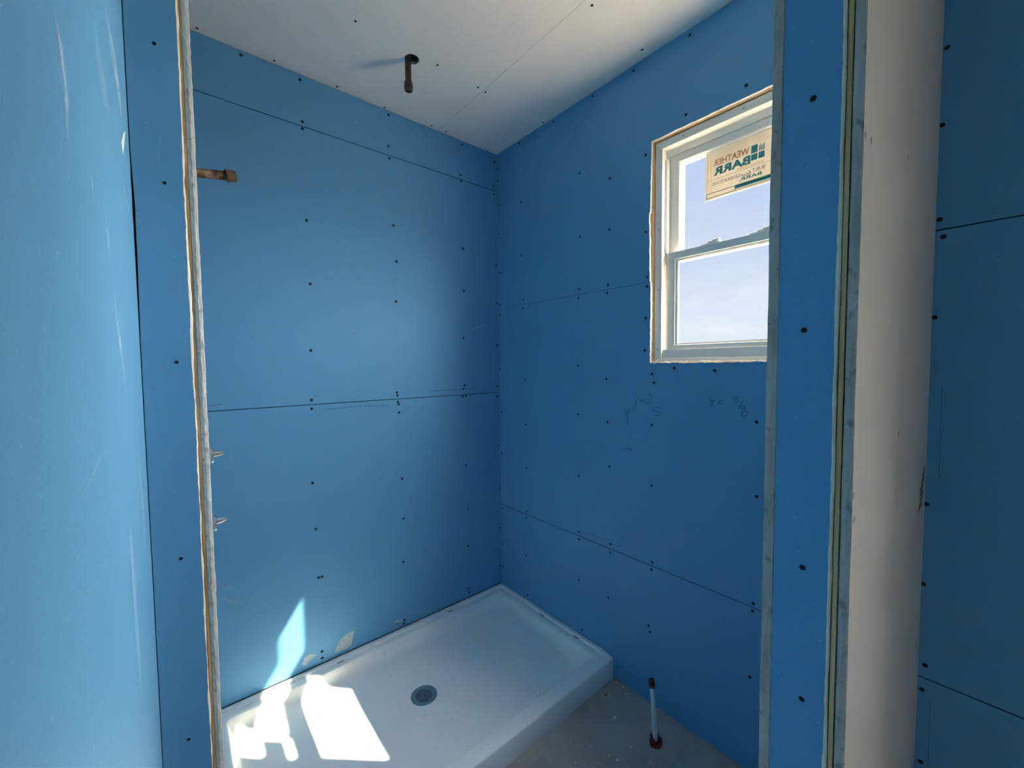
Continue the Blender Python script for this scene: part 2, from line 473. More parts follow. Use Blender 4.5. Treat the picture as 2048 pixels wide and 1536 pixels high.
scuffs([([(-0.8643,2.6239,-0.8646,2.6249,-0.8650,2.6259),(-0.8432,2.6349,-0.8433,2.6395,-0.8435,2.6440),(-0.8200,2.6422,-0.8197,2.6434,-0.8195,2.6446)],0.90),
 ([(-0.8572,2.6476,-0.8570,2.6482,-0.8569,2.6488),(-0.8248,2.6509,-0.8242,2.6533,-0.8236,2.6558),(-0.7762,2.6586,-0.7760,2.6592,-0.7759,2.6599)],0.50),
 ([(-0.8814,1.6768,-0.8800,1.6771,-0.8785,1.6774),(-0.8840,1.6603,-0.8781,1.6605,-0.8722,1.6608),(-0.8825,1.6391,-0.8811,1.6390,-0.8796,1.6389)],0.80),
 ([(-0.8896,1.5044,-0.8896,1.5053,-0.8895,1.5062),(-0.8730,1.5043,-0.8730,1.5052,-0.8730,1.5061)],0.70),
 ([(-0.2819,1.6603,-0.2826,1.6616,-0.2832,1.6629),(-0.1926,1.6918,-0.1955,1.6969,-0.1983,1.7021),(-0.1010,1.7318,-0.1042,1.7370,-0.1073,1.7422),(-0.0580,1.7563,-0.0588,1.7576,-0.0596,1.7589)],0.55),
 ([(-0.3421,1.6389,-0.3428,1.6397,-0.3435,1.6405),(-0.2814,1.6807,-0.2822,1.6815,-0.2830,1.6823)],0.35),
 ([(-0.1256,1.8598,-0.1243,1.8601,-0.1229,1.8604),(-0.1189,1.8249,-0.1175,1.8252,-0.1161,1.8255)],0.40),
 ([(-0.0960,1.8684,-0.0946,1.8687,-0.0932,1.8691),(-0.0819,1.8159,-0.0805,1.8162,-0.0791,1.8166)],0.45),
 ([(-1.3856,1.1632,-1.3844,1.1632,-1.3831,1.1632),(-1.3873,1.1284,-1.3823,1.1282,-1.3773,1.1280),(-1.3830,1.0975,-1.3817,1.0974,-1.3805,1.0972)],0.60),
 ([(-1.3581,1.1916,-1.3580,1.1924,-1.3580,1.1932),(-1.3461,1.1901,-1.3461,1.1908,-1.3461,1.1916)],0.80),
 ([(-1.2934,1.0838,-1.2936,1.0846,-1.2937,1.0854),(-1.2789,1.0856,-1.2790,1.0864,-1.2792,1.0872)],0.80),
 ([(-0.7649,1.2612,-0.7634,1.2616,-0.7619,1.2621),(-0.7577,1.2404,-0.7562,1.2408,-0.7547,1.2413)],0.40),
 ([(-0.5301,1.0538,-0.5302,1.0548,-0.5302,1.0558),(-0.4879,1.0506,-0.4880,1.0517,-0.4880,1.0527)],0.70),
 ([(-1.4574,0.6639,-1.4550,0.6659,-1.4527,0.6680),(-1.4325,0.6035,-1.4242,0.6137,-1.4159,0.6240),(-1.3934,0.5777,-1.3918,0.5808,-1.3901,0.5840)],0.30),
 ([(-1.4440,0.5757,-1.4420,0.5790,-1.4399,0.5822),(-1.4056,0.5150,-1.4020,0.5322,-1.3984,0.5493),(-1.3586,0.5210,-1.3592,0.5259,-1.3598,0.5309)],0.28),
 ([(-1.4538,0.4990,-1.4514,0.5001,-1.4490,0.5011),(-1.4339,0.4371,-1.4302,0.4495,-1.4264,0.4619),(-1.3950,0.4521,-1.3962,0.4560,-1.3974,0.4598)],0.25),
 ([(-0.6999,0.2941,-0.7004,0.2952,-0.7009,0.2963),(-0.6634,0.3019,-0.6639,0.3030,-0.6645,0.3040)],0.50),
 ([(-0.6842,0.2481,-0.6821,0.2477,-0.6801,0.2473),(-0.6830,0.2056,-0.6748,0.2041,-0.6666,0.2025),(-0.6693,0.1687,-0.6672,0.1683,-0.6652,0.1679)],0.50),
 ([(-1.0046,0.2946,-1.0035,0.2941,-1.0023,0.2936),(-1.0056,0.2608,-1.0045,0.2603,-1.0033,0.2598)],0.50),
 ([(-1.0451,0.2533,-1.0429,0.2528,-1.0407,0.2522),(-1.0361,0.1813,-1.0339,0.1807,-1.0317,0.1801)],0.30),
 ([(-0.9645,0.2713,-0.9626,0.2719,-0.9606,0.2724),(-0.9311,0.2018,-0.9291,0.2024,-0.9271,0.2029)],0.20),
 ([(-1.3798,0.2562,-1.3792,0.2559,-1.3785,0.2556),(-1.3793,0.2214,-1.3787,0.2211,-1.3780,0.2208)],0.30),
 ([(-1.2963,0.2756,-1.2957,0.2763,-1.2952,0.2770),(-1.2909,0.2687,-1.2904,0.2693,-1.2899,0.2700)],0.90),
 ([(-1.3756,0.2101,-1.3755,0.2109,-1.3755,0.2116),(-1.3721,0.2083,-1.3721,0.2091,-1.3721,0.2099)],0.90),
 ([(-0.8869,2.6029,-0.8835,2.6045,-0.8801,2.6061),(-0.8888,2.4998,-0.8749,2.5051,-0.8610,2.5103),(-0.8791,2.3204,-0.8756,2.3214,-0.8721,2.3224)],0.10),
 ([(-0.4209,2.6254,-0.4228,2.6378,-0.4247,2.6502),(-0.3325,2.6287,-0.3122,2.6867,-0.2916,2.7452),(-0.1710,2.6359,-0.1610,2.6507,-0.1510,2.6655)],0.10),
 ([(-0.7168,0.1526,-0.7177,0.1544,-0.7185,0.1562),(-0.6835,0.1573,-0.6843,0.1592,-0.6852,0.1610)],0.40),
 ([(-0.5986,0.1864,-0.5976,0.1865,-0.5967,0.1866),(-0.5789,0.1421,-0.5780,0.1422,-0.5770,0.1423)],0.40),
 ([(-1.1208,0.4487,-1.1187,0.4483,-1.1167,0.4478),(-1.1162,0.3955,-1.1141,0.3949,-1.1120,0.3944)],0.15),
 ([(-1.2621,1.8538,-1.2599,1.8544,-1.2576,1.8550),(-1.2571,1.7926,-1.2548,1.7931,-1.2526,1.7937)],0.10)], P_REAR, pick_rear)
for l in [[(-1.022,1.294),(-1.017,1.294)],
 [(-1.012,1.294),(-1.001,1.295)],
 [(-0.998,1.295),(-0.990,1.295)],
 [(-0.987,1.295),(-0.977,1.296)],
 [(-0.972,1.296),(-0.967,1.296)],
 [(-0.965,1.296),(-0.954,1.296)],
 [(-0.950,1.296),(-0.940,1.297)],
 [(-0.938,1.297),(-0.930,1.297)],
 [(-0.925,1.297),(-0.919,1.298)],
 [(-0.912,1.298),(-0.900,1.298)],
 [(-0.898,1.298),(-0.894,1.298)],
 [(-0.889,1.298),(-0.877,1.299)],
 [(-0.873,1.299),(-0.869,1.299)],
 [(-0.865,1.299),(-0.852,1.298)],
 [(-0.846,1.298),(-0.842,1.298)],
 [(-0.839,1.298),(-0.827,1.297)],
 [(-0.822,1.297),(-0.812,1.297)],
 [(-0.808,1.296),(-0.798,1.296)],
 [(-0.793,1.296),(-0.784,1.295)],
 [(-0.781,1.295),(-0.773,1.295)],
 [(-0.769,1.295),(-0.757,1.294)],
 [(-0.750,1.294),(-0.737,1.293)],
 [(-0.732,1.293),(-0.723,1.293)],
 [(-0.720,1.293),(-0.715,1.292)],
 [(-0.485,1.352),(-0.476,1.352)],
 [(-0.469,1.352),(-0.458,1.352)],
 [(-0.450,1.352),(-0.435,1.352)],
 [(-0.431,1.352),(-0.425,1.352)],
 [(-0.416,1.352),(-0.406,1.352)],
 [(-0.401,1.352),(-0.380,1.352)],
 [(-0.373,1.352),(-0.354,1.352)],
 [(-0.347,1.352),(-0.331,1.352)],
 [(-0.327,1.352),(-0.310,1.353)],
 [(-0.300,1.353),(-0.285,1.353)],
 [(-0.276,1.353),(-0.259,1.353)],
 [(-0.255,1.353),(-0.236,1.353)],
 [(-0.227,1.353),(-0.215,1.353)],
 [(-0.212,1.353),(-0.190,1.353)],
 [(-0.183,1.353),(-0.180,1.353)],
 [(-1.449,1.343),(-1.446,1.344)],
 [(-1.444,1.344),(-1.440,1.344)],
 [(-1.439,1.344),(-1.436,1.344)],
 [(-1.434,1.344),(-1.427,1.345)],
 [(-1.423,1.345),(-1.417,1.345)],
 [(-1.415,1.345),(-1.411,1.345)]]:
    ribbon('print_mark', pick_rear(*l[0]), P_REAR, l, 0.004, PRINTM)
def smear(pts, P, parent, mat=COMPOUND, name='compound_smear'):
    cx = sum(q[0] for q in pts) / len(pts); cy = sum(q[1] for q in pts) / len(pts)
    V = [P(cx, cy, -0.0014)] + [P(u, v, -0.0003) for u, v in pts]
    n = len(pts)
    obj(name, V, [(0, 1 + i, 1 + (i + 1) % n) for i in range(n)], mat, parent)
smear([(-1.017,0.131),(-1.006,0.154),(-0.985,0.187),(-0.958,0.200),(-0.919,0.202),(-0.929,0.168),(-0.936,0.133),(-0.963,0.127),(-0.993,0.129)], P_REAR, rp[0])
smear([(-1.154,0.144),(-1.145,0.172),(-1.124,0.179),(-1.092,0.163),(-1.109,0.154),(-1.130,0.147),(-1.141,0.133)], P_REAR, rp[0])
smear([(-0.727,0.152),(-0.707,0.162),(-0.658,0.149),(-0.679,0.143)], P_REAR, rp[0])

# ---- window wall (right)
OY0, OY1, OZ0, OZ1 = -1.702, -1.035, 1.494, 2.408       # board opening
b = MB()
def wall_with_holes(b, x0, x1, y0, y1, z0, z1, holes, m=0):
    ys = sorted([y0, y1] + [q for h in holes for q in h[:2]])
    for a, c in zip(ys[:-1], ys[1:]):
        h = [h for h in holes if h[0] <= a + 1e-6 and h[1] >= c - 1e-6]
        if h:
            b.box((x0, a, z0), (x1, c, h[0][2]), m); b.box((x0, a, h[0][3]), (x1, c, z1), m)
        else:
            b.box((x0, a, z0), (x1, c, z1), m)
RO = (OY0 + 0.002, OY1 - 0.002, OZ0 + 0.002, OZ1 - 0.002)
wall_with_holes(b, 0.0135, 0.128, -4.35, 0.13, 0.0, H + 0.0134, [RO, W2])
wall_right = struct(b.build('wall_right', WOOD), 'blue moisture-board window wall running on past the partition', 'wall')
ZW1, ZW2 = 1.8345, 0.6177
g = 0.0013
rw = []
in_open = lambda p, q: OY0 - .012 < (p[0] + q[0]) / 2 < OY1 + .012 and OZ0 - .012 < (p[1] + q[1]) / 2 < OZ1 + .012 and not (abs(p[1] - ZW1) < .003 and abs(q[1] - ZW1) < .003)
YJ = -1.815
rw.append(board('panel', wall_right, P_RIGHT, rect(YJ, -0.0002, 0.001, ZW2 - g), mats=(BLUE, BLUEDK), ch=0.0005))
pts = [(-0.0002, ZW2 + g), (-0.0002, ZW1 - g * .6)] + jag((OY1, ZW1 - g * .6), (OY1, OZ0), 0.012, 0.0012, 1, .0004)[0:] + jag((OY1, OZ0), (OY0, OZ0), 0.01, 0.0015, 2, .0006)[1:] + [(OY0, ZW1 - g * .6), (YJ, ZW1 - g * .6), (YJ, ZW2 + g)]
rw.append(board('panel', wall_right, P_RIGHT, pts, mats=(BLUE, BLUEDK, GYP), cut=in_open))
pts = [(-0.0002, ZW1 + g * .6), (-0.0002, H - 0.001), (YJ, H - 0.001), (YJ, ZW1 + g * .6), (OY0, ZW1 + g * .6)] + jag((OY0, OZ1), (OY1, OZ1), 0.02, 0.0008, 3, .0003) + jag((OY1, OZ1), (OY1 + 0.004, ZW1 + 0.29), 0.012, 0.0009, 4, .0003)[1:] + jag((OY1 + 0.008, ZW1 + 0.285), (OY1 + 0.004, ZW1 + g * .6), 0.012, 0.0013, 5, .0004)
rw.append(board('panel', wall_right, P_RIGHT, pts, mats=(BLUE, BLUEDK, GYP), cut=in_open))
for z in (ZW2, ZW1):
    for y0, y1 in ((-4.2, OY0 - .02), (OY1 + .02, -.01)) if z == ZW1 else ((-4.2, -.01),):
        if z == ZW1 and y0 < W2[0] < y1:
            segs = ((y0, W2[0]), (W2[1], y1))
        else:
            segs = ((y0, y1),)
        for a_, c_ in segs:
            b = MB(); b.box((0.0128, a_, z - .004), (0.0134, c_, z + .004)); b.build('joint_shade_strip', DARKGAP, wall_right)  # near-black strip paints the shade in the gap between boards
# boards of the same wall beyond the partition
rb = []
rb.append(board('panel', wall_right, P_RIGHT, rect(-4.2, YJ - 0.002, 0.001, ZW2 - g), mats=(BLUE, BLUEDK), ch=0.0005))
rb.append(board('panel', wall_right, P_RIGHT, [(YJ - .002, ZW2 + g), (YJ - .002, ZW1 - g), (W2[1], ZW1 - g), (W2[1], W2[2]), (W2[0], W2[2]), (W2[0], ZW1 - g), (-4.2, ZW1 - g), (-4.2, ZW2 + g)], mats=(BLUE, BLUEDK), ch=0.0005))
rb.append(board('panel', wall_right, P_RIGHT, [(YJ - .002, ZW1 + g), (YJ - .002, H - .001), (-4.2, H - .001), (-4.2, ZW1 + g), (W2[0], ZW1 + g), (W2[0], W2[3]), (W2[1], W2[3]), (W2[1], ZW1 + g)], mats=(BLUE, BLUEDK), ch=0.0005))
def pick_right(u, v):
    L = rw if u > YJ else rb
    return L[0] if v < ZW2 else L[1] if v < ZW1 else L[2]
screws([(-1.194,2.735),(-0.948,2.738),(-0.729,2.740),(-0.475,2.740),(-1.396,2.447),(-1.181,2.448),(-0.211,2.739),(-0.009,2.672),(-0.013,2.600),(-0.020,2.456),(-0.218,2.413),(-0.650,2.417),(-0.828,2.331),(-1.008,2.364),(-0.014,2.285),(-0.650,2.113),(-0.825,2.104),(-1.013,2.046),(-0.218,2.114),(-0.014,2.054),(-0.232,1.860),(-0.227,1.812),(-0.646,1.862),(-0.641,1.818),(-0.818,1.855),(-0.814,1.819),(-1.020,1.857),(-1.019,1.817),(-0.016,1.858),(-0.019,1.794),(-1.013,1.685),(-1.010,1.548),(-0.636,1.485),(-0.809,1.421),(-0.239,1.406),(-0.013,1.463),(-0.018,1.200),(-1.144,1.472),(-1.303,1.463),(-1.044,1.447),(-1.054,1.410),(-0.637,1.240),(-0.817,1.219),(-1.045,1.230),(-1.448,1.284),(-0.244,1.146),(-0.014,0.942),(-0.245,0.892),(-0.828,1.010),(-0.640,0.926),(-1.046,0.969),(-1.453,1.021),(-0.020,0.596),(-0.242,0.637),(-0.242,0.598),(-0.642,0.639),(-0.642,0.602),(-0.834,0.642),(-0.833,0.600),(-1.052,0.634),(-1.048,0.601),(-1.448,0.633),(-1.447,0.605),(-0.018,0.365),(-0.238,0.370),(-0.021,0.221),(-0.640,0.387),(-0.822,0.376),(-0.245,0.135),(-0.659,0.133),(-1.037,0.346),(-1.043,0.320),(-1.442,0.357),(-1.874,2.295),(-1.871,2.103),(-1.873,1.862),(-1.881,1.815),(-1.871,1.607),(-1.870,1.103),(-1.870,0.880),(-1.879,0.655),(-1.875,0.583),(-1.878,0.376)], P_RIGHT, 'right', pick_right, BLUE, 0.0052)
scuffs([([(-0.6283,1.5422,-0.6300,1.5421,-0.6316,1.5420),(-0.6249,1.4872,-0.6265,1.4871,-0.6282,1.4871)],0.50),
 ([(-0.5161,1.5655,-0.5178,1.5658,-0.5195,1.5660),(-0.5265,1.5341,-0.5282,1.5343,-0.5299,1.5346)],0.25),
 ([(-0.1160,1.7567,-0.1189,1.7567,-0.1217,1.7567),(-0.1207,1.6954,-0.1318,1.6967,-0.1428,1.6980),(-0.1691,1.6350,-0.1717,1.6356,-0.1743,1.6363)],0.35),
 ([(-0.1451,1.7835,-0.1468,1.7834,-0.1485,1.7833),(-0.1490,1.7393,-0.1507,1.7392,-0.1524,1.7392)],0.30),
 ([(-0.4317,0.6109,-0.4340,0.6121,-0.4363,0.6132),(-0.4392,0.5909,-0.4415,0.5920,-0.4438,0.5932)],0.50),
 ([(-0.0417,1.2596,-0.0441,1.2602,-0.0464,1.2608),(-0.0605,1.2210,-0.0629,1.2216,-0.0652,1.2222)],0.30),
 ([(-0.8416,1.8678,-0.8424,1.8689,-0.8432,1.8700),(-0.8714,1.8496,-0.8722,1.8507,-0.8730,1.8518)],0.35),
 ([(-0.8418,1.8228,-0.8425,1.8237,-0.8431,1.8246),(-0.8717,1.8051,-0.8723,1.8060,-0.8730,1.8069)],0.30),
 ([(-1.2528,2.4499,-1.2540,2.4496,-1.2551,2.4492),(-1.2548,2.4382,-1.2560,2.4378,-1.2571,2.4375)],0.40),
 ([(-0.9475,0.1142,-0.9481,0.1153,-0.9487,0.1163),(-0.9890,0.1103,-0.9896,0.1114,-0.9902,0.1124)],0.40),
 ([(-1.4708,1.4736,-1.4707,1.4742,-1.4707,1.4749),(-1.4768,1.4736,-1.4768,1.4742,-1.4768,1.4749)],0.80),
 ([(-1.8931,1.7763,-1.8919,1.7789,-1.8907,1.7816),(-1.9109,1.7804,-1.9064,1.7909,-1.9019,1.8016),(-1.9325,1.8049,-1.9314,1.8075,-1.9304,1.8102)],0.28),
 ([(-1.9612,1.9020,-1.9611,1.9028,-1.9609,1.9035),(-1.9887,1.9016,-1.9881,1.9046,-1.9875,1.9076),(-2.0084,1.9064,-2.0082,1.9072,-2.0081,1.9079)],0.25),
 ([(-1.8907,0.8635,-1.8904,0.8651,-1.8902,0.8667),(-1.9053,0.8740,-1.9050,0.8756,-1.9048,0.8772)],0.25),
 ([(-2.0043,0.6023,-2.0048,0.6038,-2.0053,0.6053),(-2.0271,0.5822,-2.0292,0.5881,-2.0314,0.5939),(-2.0501,0.5698,-2.0506,0.5712,-2.0511,0.5726)],0.25),
 ([(-1.9322,0.5809,-1.9326,0.5827,-1.9329,0.5846),(-1.9544,0.5818,-1.9548,0.5836,-1.9551,0.5855)],0.12),
 ([(-1.8667,2.2559,-1.8676,2.2556,-1.8685,2.2553),(-1.8687,2.2175,-1.8723,2.2157,-1.8759,2.2139),(-1.8712,2.1286,-1.8721,2.1281,-1.8730,2.1277)],0.40),
 ([(-1.8716,1.5339,-1.8726,1.5339,-1.8736,1.5340),(-1.8718,1.4809,-1.8759,1.4807,-1.8801,1.4805),(-1.8725,1.4006,-1.8735,1.4005,-1.8746,1.4005)],0.40),
 ([(-1.8645,2.0300,-1.8651,2.0298,-1.8656,2.0297),(-1.8661,2.0039,-1.8667,2.0037,-1.8673,2.0035)],0.35),
 ([(-0.0707,2.7291,-0.0697,2.7307,-0.0688,2.7324),(-0.1707,2.7180,-0.1698,2.7196,-0.1689,2.7212)],0.30),
 ([(-0.3962,2.7513,-0.3948,2.7536,-0.3934,2.7559),(-0.4875,2.7459,-0.4862,2.7481,-0.4849,2.7503)],0.60)], P_RIGHT, pick_right)
for l in [[(-1.284,1.364),(-1.286,1.351),(-1.295,1.349),(-1.306,1.353),(-1.298,1.347),(-1.288,1.336),(-1.291,1.329),(-1.299,1.332),(-1.301,1.339),(-1.291,1.347)],
 [(-1.333,1.348),(-1.331,1.344),(-1.328,1.341),(-1.323,1.339),(-1.319,1.339),(-1.317,1.342),(-1.318,1.345),(-1.321,1.349),(-1.325,1.352),(-1.329,1.353),(-1.332,1.351)],
 [(-1.390,1.368),(-1.379,1.370),(-1.369,1.365),(-1.372,1.360),(-1.384,1.361),(-1.388,1.357),(-1.382,1.349),(-1.376,1.350)],
 [(-1.389,1.325),(-1.402,1.355)],
 [(-1.411,1.335),(-1.411,1.332),(-1.408,1.328),(-1.404,1.325),(-1.399,1.324),(-1.397,1.325),(-1.397,1.329),(-1.399,1.333),(-1.404,1.336),(-1.408,1.337),(-1.411,1.335)],
 [(-1.419,1.319),(-1.420,1.315),(-1.419,1.309),(-1.415,1.304),(-1.409,1.300),(-1.404,1.299),(-1.400,1.301),(-1.399,1.306),(-1.401,1.311),(-1.405,1.317),(-1.410,1.320),(-1.415,1.321),(-1.419,1.319)],
 [(-1.025,1.358),(-1.031,1.360),(-1.037,1.358),(-1.042,1.354),(-1.044,1.347),(-1.044,1.339),(-1.041,1.331),(-1.036,1.325),(-1.030,1.320),(-1.024,1.319),(-1.018,1.320),(-1.013,1.325),(-1.011,1.332)],
 [(-1.007,1.331),(-1.005,1.327),(-0.999,1.325),(-0.993,1.327),(-0.991,1.330),(-0.993,1.334),(-0.999,1.336),(-1.005,1.335),(-1.007,1.331)],
 [(-0.974,1.349),(-0.979,1.333)],
 [(-0.907,1.294),(-0.922,1.249),(-0.925,1.276)],
 [(-0.925,1.219),(-0.928,1.289)],
 [(-0.954,1.278),(-0.971,1.336)],
 [(-1.087,1.301),(-1.069,1.308),(-1.050,1.302),(-1.049,1.294),(-1.075,1.289),(-1.087,1.284),(-1.079,1.274),(-1.063,1.274)],
 [(-0.896,1.105),(-0.948,1.108),(-0.930,1.114)],
 [(-0.948,1.108),(-0.935,1.098)]]:
    ribbon('pencil_stroke', pick_right(*l[0]), P_RIGHT, l, 0.0017, PENCILM)
for l in [[(-0.688,0.649),(-0.699,0.649)],
 [(-0.706,0.649),(-0.719,0.649)],
 [(-0.726,0.649),(-0.738,0.649)],
 [(-0.745,0.649),(-0.750,0.649)],
 [(-0.755,0.649),(-0.769,0.649)],
 [(-0.774,0.649),(-0.788,0.649)],
 [(-0.791,0.649),(-0.800,0.650)],
 [(-0.803,0.650),(-0.813,0.650)],
 [(-0.818,0.650),(-0.821,0.650)],
 [(-0.841,0.644),(-0.851,0.645)],
 [(-0.856,0.646),(-0.863,0.646)],
 [(-0.865,0.647),(-0.869,0.647)],
 [(-0.873,0.647),(-0.880,0.648)],
 [(-0.884,0.648),(-0.890,0.649)],
 [(-0.895,0.649),(-0.896,0.650)],
 [(-0.900,0.693),(-0.908,0.696)],
 [(-0.911,0.697),(-0.915,0.698)]]:
    ribbon('print_mark', pick_right(*l[0]), P_RIGHT, l, 0.003, PRINTM)
ribbon('pencil_stroke', rb[1], P_RIGHT, [(-1.8895, 1.42), (-1.8905, 1.18)], 0.0007, PENCILM)
ribbon('pencil_stroke', rb[0], P_RIGHT, [(-1.8915, 0.56), (-1.8925, 0.30)], 0.0007, PENCILM)

# ---- left wall beside the camera
b = MB(); b.box((-1.75, -4.35, 0.0), (XL - 0.0128, -0.86, H + 0.0134))
wall_left = struct(b.build('wall_left', SHEATH), 'bright blue moisture-board wall close on the left with pale vertical scuffs', 'wall')
lp = board('panel', wall_left, P_LEFT, rect(-4.2, YCAP + 0.010, 0.001, H - 0.001), mats=(BLUE, BLUEDK))
scuffs([([(-1.6310,1.7008,-1.6283,1.7027,-1.6255,1.7046),(-1.6244,1.6801,-1.6127,1.6873,-1.6001,1.6949),(-1.6158,1.6537,-1.6033,1.6600,-1.5898,1.6667),(-1.6104,1.6270,-1.6072,1.6283,-1.6040,1.6296)],0.42),
 ([(-1.4245,1.8242,-1.4180,1.8284,-1.4114,1.8328),(-1.4060,1.7843,-1.3768,1.8004,-1.3444,1.8184),(-1.3361,1.7742,-1.3272,1.7785,-1.3179,1.7829)],0.28),
 ([(-1.2963,1.9227,-1.2888,1.9278,-1.2811,1.9330),(-1.2493,1.8994,-1.2130,1.9210,-1.1729,1.9450),(-1.1725,1.8835,-1.1272,1.9068,-1.0762,1.9331),(-1.0998,1.8609,-1.0867,1.8667,-1.0732,1.8726)],0.50),
 ([(-1.3964,1.8088,-1.3855,1.8153,-1.3741,1.8219),(-1.4052,1.7607,-1.3602,1.7838,-1.3069,1.8111),(-1.3068,1.7819,-1.2921,1.7889,-1.2768,1.7962)],0.22),
 ([(-1.4262,1.6588,-1.4212,1.6604,-1.4162,1.6621),(-1.4217,1.6223,-1.4010,1.6275,-1.3785,1.6332),(-1.4091,1.5864,-1.4038,1.5874,-1.3984,1.5883)],0.30),
 ([(-1.3825,1.5858,-1.3766,1.5868,-1.3707,1.5879),(-1.3622,1.5243,-1.3361,1.5259,-1.3074,1.5277),(-1.2924,1.4608,-1.2844,1.4605,-1.2762,1.4602)],0.42),
 ([(-1.1766,1.7796,-1.1706,1.7819,-1.1646,1.7842),(-1.0951,1.7486,-1.0652,1.7579,-1.0330,1.7680),(-0.9867,1.7554,-0.9774,1.7580,-0.9681,1.7607)],0.35),
 ([(-1.3519,1.3450,-1.3429,1.3428,-1.3337,1.3405),(-1.3709,1.2825,-1.3355,1.2697,-1.2954,1.2551),(-1.3610,1.1745,-1.3239,1.1544,-1.2817,1.1315),(-1.3132,1.0589,-1.3027,1.0517,-1.2919,1.0443)],0.22),
 ([(-1.5150,1.4319,-1.5109,1.4311,-1.5066,1.4302),(-1.6067,1.4234,-1.5965,1.4203,-1.5858,1.4171),(-1.6542,1.4189,-1.6525,1.4182,-1.6507,1.4176)],0.18),
 ([(-1.1520,1.4611,-1.1387,1.4606,-1.1251,1.4601),(-1.1614,1.2966,-1.1063,1.2830,-1.0428,1.2672),(-1.0973,1.1144,-1.0818,1.1075,-1.0656,1.1003)],0.20),
 ([(-1.5097,1.6477,-1.5051,1.6494,-1.5004,1.6512),(-1.5002,1.6312,-1.4954,1.6327,-1.4905,1.6343)],0.18)], P_LEFT, lambda u, v: lp)
smear([(-1.112,1.826),(-1.125,1.832),(-1.068,1.869),(-1.011,1.898),(-1.054,1.861),(-1.097,1.823)], P_LEFT, lp, CHALK, 'torn_paper_chip')

# ---- back wall behind the camera
b = MB(); b.box((-1.75, -4.35, 0.0), (0.0, -4.2128, H + 0.0134))
wall_back = struct(b.build('wall_back', SHEATH), 'plain drywall wall behind the camera', 'wall')
board('panel', wall_back, P_BACK, rect(XL, 0.0, 0.001, H - 0.001), mats=(GREYBD, GREYBD))

# ---- valve wall (left end of the shower) seen end on
b = MB(); b.box((XL + 0.0005, -0.62, 0.0), (XE - 0.014, 0.0, H - 0.001))
b.box((-1.75, -0.86, 0.0), (XL, 0.0135, H - 0.001))
wall_end = struct(b.build('wall_end', SHEATH), 'stud wall at the left end of the shower, seen end on with a blue end cap', 'wall')
XCR = -1.5245
b = MB(); b.box((XL + 0.0025, YCAP + 0.0137, 0.001), (XE - 0.0133, YCAP + 0.052, H - 0.001)); b.box((XCR + .0036, YCAP + 0.006, 0.001), (XE - 0.0133, YCAP + 0.0137, H - .001)); b.build('stud', WOOD, wall_end)
# shower-side board: its raw cut edge faces the camera
n = 220; r = random.Random(11)
V = []; Fc = []; fm = []
w1 = w2 = 0
for i in range(n + 1):
    z = 0.112 + (H - 0.113) * i / n
    w1 = w1 * .85 + r.uniform(-1, 1) * .0005; w2 = w2 * .85 + r.uniform(-1, 1) * .0004
    ye = YCAP + 0.003 + r.uniform(-.0012, .0012) + w1
    xi = XE + r.uniform(-.0005, .0005) + w2 * .7
    xo = XE - 0.0127
    xm = (xi + xo) / 2 + r.uniform(-.001, .001)
    V += [(xi, -0.001, z), (xi, ye + .001, z), (xi - .001, ye, z), (xm, ye - r.uniform(.0002, .0018), z), (xo, ye + r.uniform(0, .002), z), (xo, -0.001, z)]
for i in range(n):
    a, c = 6 * i, 6 * (i + 1)
    for k in range(5):
        Fc.append((a + k, a + k + 1, c + k + 1, c + k)); fm.append(0 if k == 0 else 1)
Fc += [tuple(range(6))[::-1], tuple(6 * n + k for k in range(6))]; fm += [1, 1]
obj('panel', V, Fc, [BLUE, GYP], wall_end, fm)
# end cap strip, paper torn along its right edge
XCR = -1.5245
pts = [(XCR, 0.001)] + jag((XCR, 0.001), (XCR, H - .001), 0.012, 0.0006, 21, .0006)[1:-1] + [(XCR, H - .001), (XL + .0013, H - .001), (XL + .0016, 1.90), (XL + .0042, 1.80), (XL + .0034, 1.70), (XL + .0015, 1.55), (XL + .0012, 0.001)]
capl = board('end_cap', wall_end, P_CAPL, pts, mats=(BLUE, PAPER))
